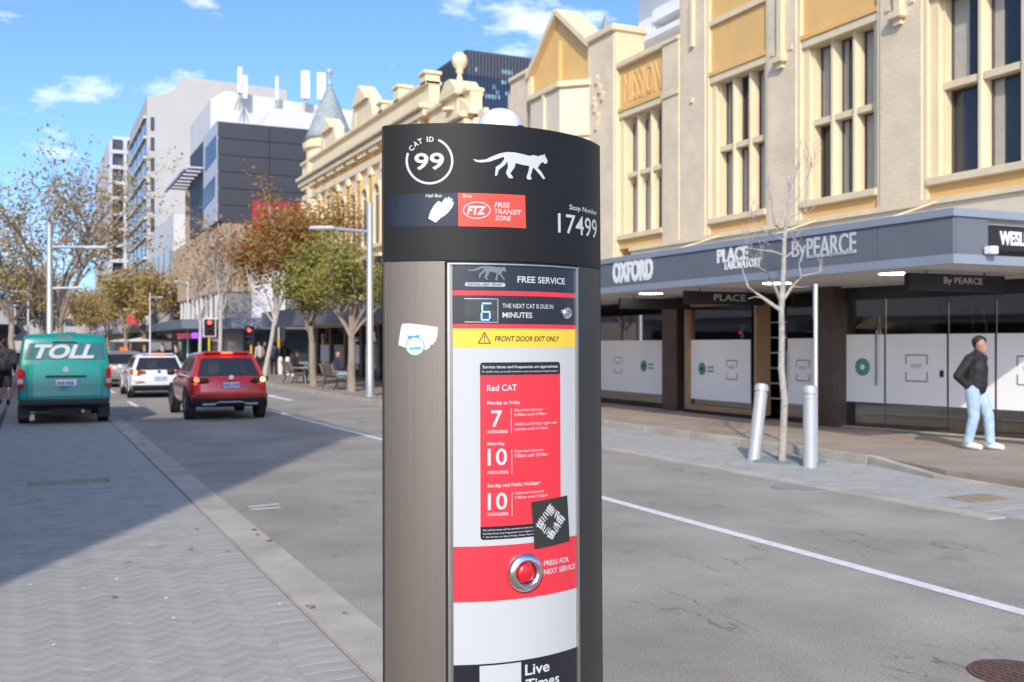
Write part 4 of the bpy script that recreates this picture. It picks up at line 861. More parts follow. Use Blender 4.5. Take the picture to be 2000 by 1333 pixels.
# street side frame with two slanted openings
m = MB(); FXc = CX0-.02
def yzp(px, py): p = onX(px, py, FXc); return (p.y, p.z)
ye = yx(397, FXc)
box('side_wall', light_f, bC, FXc, FXc+.12, CY, ye, cz0, cz1)
for tri in (((422, 264), (422, 308), (401, 336), (402, 290)), ((420, 344), (419, 384), (396, 412), (398, 370))):
    P = [(FXc-.03, *yzp(*q)) for q in tri]; MB().prism(P, (.04, 0, 0)).build('slanted_opening', M('opening_black', (.012, .013, .018), .3), bC)
box('fin_wall', fin_m, bC, CX0+.4, CX0+30, CY+.2, CY+31, 5.8, cz0)
for k in range(20): box('fin', fin_m, bC, CX0+.1, CX0+.4, CY+.6+k*1.5, CY+.8+k*1.5, 5.9, cz0-.05)
for k in range(8): box('fin', fin_m, bC, CX0+.8+k*1.2, CX0+1.0+k*1.2, CY+.02, CY+.2, 5.9, cz0-.05)
box('white_pier', white_w, bC, CX0+2.6, CX0+5.2, CY-.1, CY+.19, 3.0, cz0+.6)
box('fin_wall', fin_m, bC, CX0+.5, CX0+30, ye+.01, ye+14, cz0, cz1-2.6)
for k in range(9): box('fin', fin_m, bC, CX0+.2, CX0+.5, ye+.5+k*1.5, ye+.7+k*1.5, cz0, cz1-2.6)
for k in range(7): box('pergola_slat', light_f, bC, CX0-1.4, CX0+.6, ye+.4+k*2.0, ye+1.5+k*2.0, cz1-2.55, cz1-2.4)
box('pergola_beam', light_f, bC, CX0-1.5, CX0-1.3, ye, ye+14.5, cz1-2.75, cz1-2.55)
box('podium', M('podium_grey', s2l(128, 124, 120), .7, var=.1), bC, CX0+.6, CX0+30, CY+.3, CY+30, .1, 5.8)
for k in range(10): box('podium_window', far_glass, bC, CX0+.5, CX0+.59, CY+1.2+k*2.6, CY+3.2+k*2.6, 3.9, 5.6); box('podium_mullion', white_w, bC, CX0+.35, CX0+.6, CY+.9+k*2.6, CY+1.15+k*2.6, 3.7, 5.75)
box('street_awning', M('awning_slate', s2l(104, 112, 122), .6), bC, 10.2, CX0+.6, CY-1, CY+29, 2.9, 3.6); box('street_awning', MATS['awning_slate'], bC, CX0+.61, CX0+24, CY-2.4, CY+.2, 2.9, 3.75)
box('shop_glass', far_glass, bC, CX0+.55, CX0+.6, CY+1, CY+28, .4, 2.7); box('shop_glass', far_glass, bC, CX0+2, CX0+22, CY+.2, CY+.29, .4, 2.7)
rp0 = onY(492, 392, CY-.3); rp1 = onY(596, 500, CY-.3)
box('red_banner', M('banner_red', (.32, .02, .03), .6, var=.1), bC, rp0.x, rp1.x, CY-.35, CY-.25, rp1.z, rp0.z); sign_text('banner_letter', 'W', M('banner_lilac', (.62, .52, .72), .5), bC, (onY(522, 0, CY).x, CY-.352, rp0.z-1.75), (1.4, 0, 0), (0, 0, 1.3), .02, bold=.0)
sign_text('banner_letter', 'e', MATS['banner_lilac'], bC, (onY(548, 0, CY).x, CY-.352, rp0.z-1.75), (.6, 0, 0), (0, 0, .7), .02, bold=.0)
# white plant storey on its roof
q0 = onY(411, 215, CY+6); q1 = onY(440, 178, CY+6)
MB().prism([(q0.x, CY+6, cz1-.2), (q0.x, CY+6, cz1+3.0), (q1.x, CY+6, q1.z), (q1.x+22, CY+6, q1.z-1.2), (q1.x+22, CY+6, cz1-.2)], (0, 12, 0)).build('plant_room', white_w, bC)
MB().prism([(CX0+3.2, CY+.5, cz1-.1), (CX0+4.4, CY+.5, cz1+1.5), (CX0+24, CY+.5, cz1+.8), (CX0+24, CY+.5, cz1-.1)], (0, 4, 0)).build('roof_screen', white_w, bC)
# antennas on the roof: each mast is a thing
ant_w = M('antenna_white', (.72, .73, .73), .4, var=.04); mast_g = M('mast_grey', (.30, .31, .32), .5, .4)
def antenna(px, top, bot, wpx, label, panels=1):
    Y = CY+5; p = onY(px, bot, Y); t_ = onY(px, top, Y); wd = abs(onY(px+wpx/2, top, Y).x-onY(px-wpx/2, top, Y).x)
    e = empty('telecom_antenna', p, label, 'antenna', 'antennas on the roofs'); h = t_.z-p.z
    MB().tube([p, p+Vector((0, 0, h*.55))], .09, 8).build('mast', mast_g, e)
    for k in range(panels): box('panel', ant_w, e, p.x-wd/2+k*wd*1.15, p.x+wd/2+k*wd*1.15, Y-.25, Y+.1, p.z+h*(.38-.12*k), t_.z-k*h*.18, bevel=.05)
    MB().tube([p+Vector((wd, 0, 0)), p+Vector((0, 0, h*.34))], .05, 6).build('brace', mast_g, e); MB().tube([p-Vector((wd, 0, 0)), p+Vector((0, 0, h*.34))], .05, 6).build('brace', mast_g, e)
antenna(596, 139, 228, 17, 'white panel antenna, left of the pair beside the cone turret')
antenna(627, 143, 230, 17, 'white panel antenna, right of the pair beside the cone turret')
antenna(468, 132, 215, 9, 'tall white antenna cluster at street corner of plant room roof', 2)
antenna(540, 150, 228, 6, 'thin grey antenna pole in the middle of the roof')
antenna(720, 185, 240, 10, 'short pale antenna right of the cone turret')
# ---- white building beyond C
bW = empty('white_building', (13.6, 125, 0), 'white walled building beyond the dark clad block', 'building')
box('wall', white_w, bW, 13.6, 40, 113, 138, .1, 15.5)
for k in range(4): box('window', far_glass, bW, 13.52, 13.599, 115.5+k*5.5, 117.5+k*5.5, 9, 12)
box('awning', M('awning_dark', (.10, .10, .11), .6), bW, 10.4, 13.6, 113, 138, 3.0, 3.7); box('shop_glass', far_glass, bW, 13.5, 13.598, 114, 137, .4, 2.8); box('red_sign', M('sign_red', (.6, .05, .06), .5), bW, 9.6, 10.9, 121, 121.15, 3.9, 5.2)
# ---- D: tall grey tower
DY = 145; Dc = onY(287, 189, DY); pts = [(287, 189), (329, 182), (340, 175), (347, 165), (356, 150), (462, 163), (560, 176)]
bD = empty('grey_tower', (Dc.x, DY, 0), 'tall pale grey tower with blank end wall and curved parapet', 'tower')
P = [onY(a, b_, DY) for a, b_ in pts]; P = [Vector((P[0].x, DY, 0))]+P+[Vector((P[-1].x, DY, 0))]
MB().prism(P, (0, 26, 0)).build('end_wall', tower_g, bD)
box('street_wing', tower_g, bD, Dc.x-.01, Dc.x+10, DY+26, DY+30, 0, Dc.z-2)
w0 = box('slot_window', far_glass, bD, Dc.x+.45, Dc.x+.95, DY-.05, DY+.02, 3.2, 5.0)
fl_h = (Dc.z-5)/11
for k in range(1, 11): share(w0, (0, 0, k*fl_h), bD)
s0 = box('band_window', far_glass, bD, Dc.x-.08, Dc.x-.02, DY+1.5, DY+5.5, 3.0, 4.9); sp0 = box('spandrel_rib', white_w, bD, Dc.x-.35, Dc.x-.01, DY+.8, DY+26, 5.0, 5.3)
for k in range(11):
    for j in range(4):
        if k or j: share(s0, (0, j*6.2, k*fl_h), bD)
    if k: share(sp0, (0, 0, k*fl_h), bD)
# ---- E: white balcony tower
EY = 205; E0 = onY(213, 262, EY); E1 = onY(276, 262, EY)
bE = empty('balcony_tower', (E0.x, EY, 0), 'distant white apartment tower with stacked dark balconies', 'tower')
box('body', M('tower_white', (.50, .50, .50), .7, var=.08, scale=.2), bE, E0.x, E1.x+8, EY+1.2, EY+46, 0, E0.z-1.0); box('roof_box', MATS['tower_white'], bE, E0.x+1, E1.x+6, EY+6, EY+30, E0.z-1, E0.z+.8)
nf = 13; fh = (E0.z-3)/nf; cwid = (E1.x-E0.x)/2
sl = box('balcony_slab', MATS['tower_white'], bE, E0.x, E1.x, EY, EY+1.2, 2.4, 3.1); gl = box('balcony_glass', far_glass, bE, E0.x+.5, E0.x+cwid-.4, EY+1.0, EY+1.19, 3.2, 5.2); fin = box('balcony_fin', MATS['tower_white'], bE, E0.x+cwid-.3, E0.x+cwid+.3, EY+.05, EY+1.2, 2, E0.z-1)
share(fin, (-cwid+.3, 0, 0), bE); share(fin, (cwid-.3, 0, 0), bE)
for k in range(nf):
    if k: share(sl, (0, 0, k*fh), bE); share(gl, (0, 0, k*fh), bE)
    share(gl, (cwid, 0, k*fh), bE)
# ---- F: dark glass office tower behind
FY = 160; f0 = onY(911, 97, FY); f1 = onY(1043, 120, FY)
bF = empty('glass_tower', (f0.x, FY, 0), 'dark blue glass office tower rising behind the ball finial', 'tower')
tg = M('tower_glass', s2l(58, 72, 96), .25, .3, var=.15, scale=.15); box('curtain_wall', tg, bF, f0.x, f1.x, FY, FY+18, 0, f0.z-7); box('crown', M('crown_louvre', s2l(84, 86, 92), .6, .2), bF, f0.x, f1.x, FY, FY+18, f0.z-4.2, f0.z); box('crown_band', tg, bF, f0.x+.05, f1.x-.05, FY+.05, FY+17.9, f0.z-7, f0.z-4.2)
mu = box('mullion', M('mullion_dark', s2l(48, 56, 72), .4, .4), bF, f0.x+.1, f0.x+.25, FY-.15, FY, 4, f0.z-.3); mu2 = box('mullion', MATS['mullion_dark'], bF, f0.x-.15, f0.x, FY+.2, FY+.35, 4, f0.z-.3)
for k in range(1, int((f1.x-f0.x)/.62)): share(mu, (k*.62, 0, 0), bF)
for k in range(1, 22): share(mu2, (0, k*.8, 0), bF)
random.seed(5)
for k in range(9): q = onY(random.uniform(918, 1000), random.uniform(140, 200), FY-.02); box('lit_window', M('lit_window', s2l(120, 150, 165), .3, emit=.15), bF, q.x, q.x+.5*random.randint(1, 4), FY-.04, FY-.01, q.z, q.z+.7)
# ---- G: white upper storeys set back behind A
GX0 = 21.0; gy = yx(1247, GX0)
bG = empty('white_storeys', (GX0, gy, 0), 'white modern storeys with sloping frames behind the MISSION parapet', 'building')
box('core', M('dark_core', (.06, .05, .045), .4), bG, GX0+.9, 36, 8, gy-.1, 0, 24); white_b = M('bright_white_paint', (.80, .80, .79), .6, var=.04); box('corner_post', white_b, bG, GX0, GX0+.9, gy-1.1, gy, 0, 24)
for k in range(8):
    zb = 8.6+k*2.55; box('slab', white_b, bG, GX0-.1, GX0+1, 8, gy-1.1, zb, zb+.8)
    box('sunshade', white_b, bG, GX0-.9, GX0+.2, 8, gy-.4, zb+1.55, zb+1.75); box('curtain', M('curtain_brown', (.12, .07, .05), .6), bG, GX0+.7, GX0+.89, 8, gy-2, zb+.8, zb+1.6)
# ---- buildings on the left-hand side of the street
bL = empty('left_street_building', (-4.2, 26, 0), 'mostly unseen pale brick building at left, shaped to cast the street shade', 'building')
brickL = brick_mat('pale_brick', (.70, .66, .60), (.66, .62, .56), (.45, .42, .38));  # brick colour set pale to bounce light into the shade
box('wall', brickL, bL, -22, -4.2, .7, 6.6, .1, 13.4); box('parapet', cream, bL, -22.1, -4.0, .6, 6.7, 13.4, 13.7); box('low_wall', brickL, bL, -22, -4.2, 6.71, 52, .1, 5.2); box('parapet', cream, bL, -22.1, -4.05, 6.71, 52.1, 5.2, 5.45)  # tall end inferred from its shadow; its length and low rest shaped for light
for i in range(2):
    for j in range(3):
        if i == 0 and j == 0: wz = box('window', pane_m, bL, -4.199, -4.16, 1.5, 3.3, 4.6, 6.6); ws = box('window_sill', cream, bL, -4.199, -4.05, 1.4, 3.4, 4.45, 4.59)
        else: share(wz, (0, i*2.3, j*3.0), bL); share(ws, (0, i*2.3, j*3.0), bL)
box('awning', M('awning_pale', (.42, .44, .44), .6), bL, -4.2, -1.3, 30, 52, 3.0, 3.55);  box('shopfront', shop_glass, bL, -4.199, -4.15, 2, 51, .3, 2.8)
bL2 = empty('left_street_building', (-3.4, 115, 0), 'far brown building on the left beyond the traffic signals', 'building')
box('wall', M('far_brown', (.20, .15, .12), .8, var=.2, scale=.3), bL2, -30, -3.4, 86, 190, .1, 12.5); box('awning', M('awning_far', (.30, .31, .33), .6), bL2, -3.4, -1.0, 84, 185, 3.2, 4.2)
for i in range(14): box('window', far_glass, bL2, -3.399, -3.3, 89+i*7, 93+i*7, 6, 10.5)
bX = empty('street_end_building', (10, 330, 0), 'hazy low building closing the far end of the street', 'building')
box('wall', M('far_wall', (.36, .33, .30), .8, var=.1, scale=.1), bX, -60, 90, 330, 345, 0, 15)
for i in range(22):
    for j in range(3): box('window', far_glass, bX, -56+i*6.5, -53+i*6.5, 329.9, 329.99, 3+j*4, 5.2+j*4) if (i+j) == 0 else share([o for o in bX.children if o.name.startswith('window')][0], (i*6.5, 0, j*4), bX)
bP = empty('corner_shop', (13.4, 150, 0), 'low pale shop with awning beyond the crossing', 'building')
box('wall', M('pale_wall', (.52, .48, .43), .8, var=.1), bP, 13.4, 40, 141, 260, .1, 9); box('awning', M('awning_far', (.30, .31, .33), .6), bP, 10.2, 13.4, 141, 258, 3.1, 3.9)
for i in range(12): box('window', far_glass, bP, 13.3, 13.399, 144+i*9, 149+i*9, 5, 7.6)

# ================================================================== vehicles
def split_build(vd, faces, parent, mats, levels=2, o0=None):
    # faces: list of (tuple of keys, part). Smooth the whole cage, then cut it into its parts
    keys = {}; vs = []
    def vi(k):
        p = vd[k]; q = (round(p[0], 4), round(p[1], 4), round(p[2], 4))
        if q not in keys: keys[q] = len(vs); vs.append(p)
        return keys[q]
    names = list(mats); fs, mi = [], []
    for f, part in faces:
        ids = []
        for k in f:
            i = vi(k)
            if i not in ids: ids.append(i)
        if len(ids) >= 3: fs.append(ids); mi.append(names.index(part))
    me = bpy.data.meshes.new('cage'); me.from_pydata(vs, [], fs)
    for i in range(len(names)): me.materials.append(bpy.data.materials.get('slot%d' % i) or bpy.data.materials.new('slot%d' % i))
    me.polygons.foreach_set('material_index', mi)
    bm = bmesh.new(); bm.from_mesh(me); bmesh.ops.recalc_face_normals(bm, faces=bm.faces); bm.to_mesh(me); bm.free()
    ob = bpy.data.objects.new('cage', me); C.objects.link(ob); md = ob.modifiers.new('s', 'SUBSURF'); md.levels = levels; md.render_levels = levels
    dg = bpy.context.evaluated_depsgraph_get(); dg.update(); ev = bpy.data.meshes.new_from_object(ob.evaluated_get(dg)); bpy.data.objects.remove(ob)
    res = {}
    for i, nme in enumerate(names):
        m = MB(); remap = {}
        for p in ev.polygons:
            if p.material_index != i: continue
            f = []
            for v in p.vertices:
                if v not in remap: remap[v] = len(m.v); m.v.append(tuple(ev.vertices[v].co))
                f.append(remap[v])
            m.f.append(tuple(f))
        if m.f: res.setdefault(nme, []).append(m.build(nme.split('#')[0], mats[nme], parent, smooth='all', fix=False))
    return res
def cage_box(nx, ny, nz, f, part):
    vd = {}; faces = []
    for i in range(nx+1):
        for j in range(ny+1):
            for k in range(nz+1):
                if i in (0, nx) or j in (0, ny) or k in (0, nz): vd[(i, j, k)] = f(i, j, k)
    for i in range(nx):
        for j in range(ny):
            for k, s in ((0, 'bottom'), (nz, 'top')): faces.append((((i, j, k), (i+1, j, k), (i+1, j+1, k), (i, j+1, k)), part(s, i, j)))
    for j in range(ny):
        for k in range(nz):
            for i, s in ((0, 'left'), (nx, 'right')): faces.append((((i, j, k), (i, j+1, k), (i, j+1, k+1), (i, j, k+1)), part(s, j, k)))
    for i in range(nx):
        for k in range(nz):
            for j, s in ((0, 'rear'), (ny, 'front')): faces.append((((i, j, k), (i+1, j, k), (i+1, j, k+1), (i, j, k+1)), part(s, i, k)))
    return vd, faces
tyre_m = M('tyre_rubber', (.02, .02, .021), .85, var=.2, scale=20); rim_m = M('alloy_rim', (.42, .43, .44), .35, .8, var=.1)
blackp = M('black_plastic', (.022, .022, .024), .6, var=.15, scale=8); glass_v = M('car_glass', (.02, .024, .028), .05, 0, var=.2, spec=.7)
lamp_r = M('tail_lamp_red', (.42, .015, .015), .2, 0, var=.1, coat=.5); lamp_on = M('brake_lamp_lit', (1, .10, .04), .3, 0, var=0, emit=2.2); lamp_a = M('brake_lamp_hot', (1, .45, .15), .3, 0, var=0, emit=3.0)
plate_m = M('number_plate', (.58, .62, .74), .5, var=.05); plate_t = M('plate_figures', (.10, .13, .35), .5, var=0)
def wheel(parent, x, y, r, wd, side):
    wo = MB().lathe([(r*.62, -wd/2), (r*.9, -wd/2), (r, -wd/2+.03), (r, wd/2-.03), (r*.9, wd/2), (r*.62, wd/2)], (x, y, r), 28, axis='X').build('wheel', tyre_m, parent, smooth=True)
    h = side*(wd/2-.015); MB().lathe([(r*.64, h), (r*.58, h-side*.02), (r*.2, h+side*.005), (0, h+side*.01)], (x, y, r), 20, axis='X').build('rim', rim_m, wo, smooth=True)
    for k in range(5):
        a = 2*math.pi*k/5; d = Vector((0, math.cos(a), math.sin(a))); t_ = Vector((0, -math.sin(a), math.cos(a)))
        MB().obox(Vector((x+h+side*.008, y, r))+d*r*.36, d*r*.24, t_*r*.07, (side*.008, 0, 0)).build('spoke', rim_m, wo)
def plate(e, x, y, z, wd=.37, h=.13):
    pl = box('number_plate', plate_m, e, x-wd/2, x+wd/2, y-.012, y, z, z+h, bevel=.006)
    for k in range(6): box('plate_figure', plate_t, pl, x-wd/2+.035+k*.052+(.02 if k > 2 else 0), x-wd/2+.068+k*.052+(.02 if k > 2 else 0), y-.014, y-.0121, z+.03, z+.10)
def car(name, label, X, Y, p, paint, group='vehicles waiting in the left lanes'):
    e = empty(name, (X, Y, 0), label, p.get('cat', 'car'), group)
    Lc, Wd, H, belt, sill = p['L'], p['W']/2, p['H'], p['belt'], p['sill']
    xs = [-1, -.93, -.62, 0, .62, .93, 1]; ny_ = 8; ysn = [0, .035, .14, .32, .5, .68, .86, .97, 1.0]
    zl = [sill, sill+.10, p['bump'], p['bump']+.14, (p['bump']+belt)/2+.1, belt-.05, belt]; wl = [.90, .97, .99, 1.0, 1.0, .965, .93]
    ro = p['rear']   # setback of the tail at each level
    def fl(i, j, k):
        u = xs[i]; v = ysn[j]; z = zl[k]; wdt = wl[k]*Wd
        tap = 1-.07*max(0, 1-v/.16)**2-.12*max(0, (v-.8)/.2)**2
        y0 = ro[k]+.16*abs(u)**3*p.get('bow', .8); y1 = Lc-.05-.25*abs(u)**3-(.10 if k in (0, 6) else 0)
        if k >= 5: z -= (.05+.20*((v-.70)/.3)) if v > .70 else 0
        if k == 0 and j in (0, 8): z += .07
        return (X+u*wdt*tap, Y+y0+(y1-y0)*v, z)
    bl = p.get('black_rows', 2)
    def pl_(s, a, b_):
        if s == 'bottom': return 'underbody'
        if s in ('left', 'right'): return 'sill_cladding' if b_ == 0 else 'body'
        if s in ('rear', 'front'): return ('bumper' if s == 'rear' else 'bumper#f') if b_ < bl else 'body'
        return 'body'
    split_build(*cage_box(6, 8, 6, fl, pl_), e, {'body': paint, 'bumper': blackp, 'bumper#f': blackp, 'sill_cladding': blackp if p.get('clad') else paint, 'underbody': blackp})
    # cabin
    xg = [-1, -.90, -.55, 0, .55, .90, 1]; gy0, gy1 = p['cab']; ty0, ty1 = p['roof']; yg = [0, .05, .30, .36, .64, .70, .95, 1]; zg = [0, .10, .86, 1]
    def fg(i, j, k):
        u, v, q = xg[i], yg[j], zg[k]; z = belt-.06+(H-belt+.06)*q; wdt = Wd*(.93+(p.get('tumble', .70)-.93)*q); qq = q
        y0 = gy0+(ty0-gy0)*qq+.10*abs(u)**3; y1 = gy1+(ty1-gy1)*qq-.18*abs(u)**3
        if k == 3: z -= .035*abs(u)**2+.06*abs(v-.42)**2*2
        return (X+u*wdt, Y+y0+(y1-y0)*v, z)
    def pg(s, a, b_):
        if s == 'bottom': return 'roof'
        if s == 'top': return 'roof'
        if s in ('left', 'right'): return 'side_window' if b_ == 1 and a in (1, 3, 5) else ('pillar' if b_ == 1 and a in (2, 4) else 'roof')
        if s == 'rear': return 'rear_window' if 1 <= a <= 4 and b_ <= 1 else 'roof'
        return 'windscreen' if 1 <= a <= 4 and b_ == 1 else 'roof'
    split_build(*cage_box(6, 7, 3, fg, pg), e, {'roof': paint, 'rear_window': glass_v, 'side_window': glass_v, 'windscreen': glass_v, 'pillar': blackp})
    r = p['wr']; wx = Wd-.10
    for s in (-1, 1):
        for wy in p['axles']:
            wheel(e, X+s*wx, Y+wy, r, .21, s)
            m = MB(); m.lathe([(r+.085, 0), (r+.085, s*.022), (r+.0, s*.022), (r+.0, 0)], (X+s*(Wd-.013), Y+wy, r), 24, axis='X', a0=R(-12), a1=R(192)); m.build('wheel_arch', blackp if p.get('clad') else paint, e, smooth=True)
            MB().lathe([(r+.01, 0), (0, 0)], (X+s*(Wd+.001-.004), Y+wy, r), 24, axis='X').build('wheel_well_shade', M('well_shade_black', (.006, .006, .006), .9), e)  # flat black disc painted in for the shade of an open wheel arch
        # door mirrors
        MB().lathe([(0, -.10), (.075, -.08), (.09, 0), (.075, .07), (0, .08)], (X+s*(Wd+.08), Y+gy1-.35, belt+.04), 12, axis='X').build('door_mirror', blackp if p.get('clad') else paint, e, smooth='all')
    return e
def tail_lamp(e, pts, th, mat, name='tail_lamp', mirror=None):
    MB().prism(pts, (0, -th, 0)).build(name, mat, e, bevel=.008)
    if mirror is not None: MB().prism([(2*mirror-a, b_, c_) for a, b_, c_ in pts], (0, -th, 0)).build(name, mat, e, bevel=.008)
# ---- red crossover
red_car = M('red_car_paint', (.52, .02, .018), .22, .25, var=.05, scale=2, coat=1)
X, Y = 4.12, 23.9
p = dict(L=4.2, W=1.80, H=1.58, belt=1.02, sill=.28, bump=.52, rear=[.16, .06, .0, .0, .02, .10, .16], cab=(.12, 3.05), roof=(.60, 2.15), wr=.345, axles=(.78, 3.40), clad=True, cat='car', tumble=.68)
e = car('red_crossover', 'dark red crossover with lit brake lamps stopped in the lane', X, Y, p, red_car)
MB().box(X-.52, X+.52, Y+.50, Y+.74, 1.535, 1.575).build('roof_spoiler', red_car, e, bevel=.015); box('high_brake_lamp', lamp_on, e, X-.13, X+.13, Y+.488, Y+.50, 1.525, 1.56)
for s in (-1, 1):
    tail_lamp(e, [(X+s*.88, Y+.17, .90), (X+s*.88, Y+.17, 1.00), (X+s*.50, Y+.045, .965), (X+s*.46, Y+.045, .90), (X+s*.62, Y+.045, .875)], .05, blackp)
    MB().lathe([(.055, -.085), (.055, -.02), (0, -.02)], (X+s*.74, Y+.11, .93), 16, axis='Y').build('brake_lamp', lamp_on if s < 0 else lamp_a, e); box('reflector', lamp_r, e, X+s*.80-.05, X+s*.80+.05, Y+.005, Y+.03, .55, .59)
    MB().prism([(X+s*.80, Y-.012, .60), (X+s*.80, Y-.012, .66), (X+s*.05, Y-.02, .66), (X+s*.05, Y-.02, .60)], (0, .08, 0)).build('bumper_lip', red_car, e, bevel=.02)
plate(e, X+.02, Y+.0, .745); MB().lathe([(.055, -.02), (.055, -.005), (0, 0)], (X+.02, Y+.03, .985), 16, axis='Y').build('badge', chrome, e)
MB().prism([(X-.62, Y-.01, .36), (X-.35, Y-.02, .36), (X-.28, Y-.02, .41), (X+.28, Y-.02, .41), (X+.35, Y-.02, .36), (X+.62, Y-.01, .36), (X+.62, Y-.01, .40), (X+.32, Y-.02, .40), (X+.25, Y-.02, .44), (X-.25, Y-.02, .44), (X-.32, Y-.02, .40), (X-.62, Y-.01, .40)], (0, .05, 0)).build('diffuser_trim', M('trim_grey', (.30, .30, .31), .5), e)
box('wiper', blackp, e, X-.02, X+.32, Y+.20, Y+.24, 1.075, 1.10)
# ---- white hatchback
white_car = M('white_car_paint', (.66, .67, .69), .25, 0, var=.03, coat=.8)
X, Y = 3.72, 34.6
p = dict(L=4.3, W=1.79, H=1.45, belt=.93, sill=.22, bump=.42, rear=[.14, .05, .0, .0, .01, .09, .14], cab=(.10, 3.0), roof=(.55, 2.1), wr=.32, axles=(.75, 3.40), cat='car', tumble=.66, black_rows=2)
e = car('white_hatchback', 'white hatchback with brake lamps on ahead of the red crossover', X, Y, p, white_car)
MB().box(X-.50, X+.50, Y+.45, Y+.68, 1.40, 1.44).build('roof_spoiler', white_car, e, bevel=.015); box('high_brake_lamp', lamp_on, e, X-.22, X+.22, Y+.438, Y+.45, 1.395, 1.43)
for s in (-1, 1):
    tail_lamp(e, [(X+s*.86, Y+.15, .80), (X+s*.86, Y+.15, .93), (X+s*.40, Y+.03, .88), (X+s*.42, Y+.03, .84), (X+s*.66, Y+.05, .77)], .05, lamp_r)
    MB().lathe([(.06, -.1), (.06, -.02), (0, -.02)], (X+s*.72, Y+.13, .84), 16, axis='Y').build('brake_lamp', lamp_on if s > 0 else lamp_a, e); box('reflector', lamp_r, e, X+s*.60-.15, X+s*.60+.15, Y-.008, Y+.02, .53, .555)
plate(e, X+.05, Y-.005, .58); MB().lathe([(.05, -.012), (.05, 0), (0, 0)], (X, Y+.03, .86), 16, axis='Y').build('badge', chrome, e)
# ---- beige sedan behind the van
beige = M('champagne_paint', (.34, .31, .28), .25, .5, var=.04, coat=.8)
X, Y = 3.45, 43.5
p = dict(L=4.6, W=1.80, H=1.47, belt=.95, sill=.22, bump=.42, rear=[.14, .05, .0, .0, .01, .06, .10], cab=(.55, 3.3), roof=(1.15, 2.3), wr=.32, axles=(.9, 3.6), cat='car', tumble=.68, black_rows=1)
e = car('beige_sedan', 'beige sedan half hidden between the teal van and white hatchback', X, Y, p, beige)
for s in (-1, 1): tail_lamp(e, [(X+s*.86, Y+.13, .72), (X+s*.86, Y+.13, .93), (X+s*.56, Y+.03, .90), (X+s*.56, Y+.03, .74)], .05, lamp_on)
plate(e, X, Y-.005, .60)
# ---- teal van
teal = M('teal_paint', (.0, .25, .20), .3, 0, var=.04, scale=1.5, coat=.6); teal_glass = M('van_rear_glass', (.04, .14, .13), .15, 0, var=.1, scale=2, spec=.7)
X, Y, W_, H_, L_ = .66, 23.9, .935, 1.985, 5.2
e = empty('delivery_van', (X, Y, 0), 'teal delivery van with TOLL on its rear window', 'van', 'vehicles waiting in the left lanes')
xv = [-1, -.94, -.80, -.4, 0, .4, .80, .94, 1]; yv = [0, .03, .10, .3, .55, .75, .92, 1]; zv = [.42, .58, .66, 1.0, 1.27, 1.33, 1.84, 1.90, H_]
rv = [.06, .0, .02, .03, .05, .06, .17, .21, .30]; wv = [.97, 1, 1, 1, .985, .975, .905, .885, .82]
def fv(i, j, k):
    u, v, z = xv[i], yv[j], zv[k]; y0 = rv[k]+.07*abs(u)**4; y1 = L_-[.1, .05, .05, .1, .35, .42, 1.05, 1.15, 1.5][k]-.15*abs(u)**3
    if k == 8: z -= .05*abs(u)**3
    tap = 1-.03*max(0, 1-v/.1)
    return (X+u*wv[k]*W_*tap, Y+y0+(y1-y0)*v, z)
def pv(s, a, b_):
    if s == 'bottom': return 'underbody'
    if s == 'rear':
        if b_ == 0: return 'rear_bumper'
        if b_ == 5 and 1 <= a <= 6: return 'rear_window'
        return 'body'
    if s in ('left', 'right'):
        if b_ == 0: return 'sill'
        if b_ == 5 and a in (3, 4, 5): return 'side_window'
    if s == 'front' and b_ in (5,): return 'windscreen'
    return 'body'
split_build(*cage_box(8, 7, 8, fv, pv), e, {'body': teal, 'rear_bumper': M('bumper_grey', (.06, .065, .075), .55, var=.1), 'rear_window': teal_glass, 'side_window': glass_v, 'windscreen': glass_v, 'sill': teal, 'underbody': blackp})
for s in (-1, 1):
    for wy in (.95, 3.9): wheel(e, X+s*(W_-.13), Y+wy, .335, .22, s)
    MB().prism([(X+s*(W_-.005), Y+.10, .80), (X+s*(W_-.02), Y+.12, 1.24), (X+s*(W_-.13), Y+.03, 1.22), (X+s*(W_-.13), Y+.02, .82)], (0, -.03, 0)).build('tail_lamp', lamp_r, e, bevel=.01)
    MB().prism([(X+s*(W_-.01), Y+.09, .90), (X+s*(W_-.01), Y+.09, 1.0), (X+s*(W_-.125), Y+.01, 1.0), (X+s*(W_-.125), Y+.01, .90)], (0, -.035, 0)).build('indicator_lamp', M('lamp_clear', (.55, .40, .38), .2), e)
    MB().box(X+s*(W_+.02), X+s*(W_+.2), Y+L_-1.35, Y+L_-1.27, 1.25, 1.5).build('door_mirror', blackp, e, bevel=.03)
    box('mud_flap', blackp, e, X+s*(W_-.13)-.12, X+s*(W_-.13)+.12, Y+.50, Y+.53, .14, .45)
box('handle_bar', blackp, e, X-.39, X+.42, Y-.005, Y+.05, 1.035, 1.075, bevel=.01)
plate(e, X+.02, Y+.0, .845, .42, .14); MB().lathe([(.06, -.02), (.06, -.004), (0, 0)], (X+.01, Y+.055, 1.20), 18, axis='Y').build('badge', chrome, e)
box('high_brake_lamp', lamp_r, e, X-.14, X+.14, Y+.205, Y+.24, 1.875, 1.91); box('wiper', blackp, e, X-.25, X+.2, Y+.14, Y+.17, 1.775, 1.80); MB().tube([(X+.2, Y+.15, 1.79), (X+.25, Y+.13, 1.74)], .015, 6).build('wiper', blackp, e)
tp = M('faded_white_letter', (.48, .53, .51), .5, var=.1, scale=6)
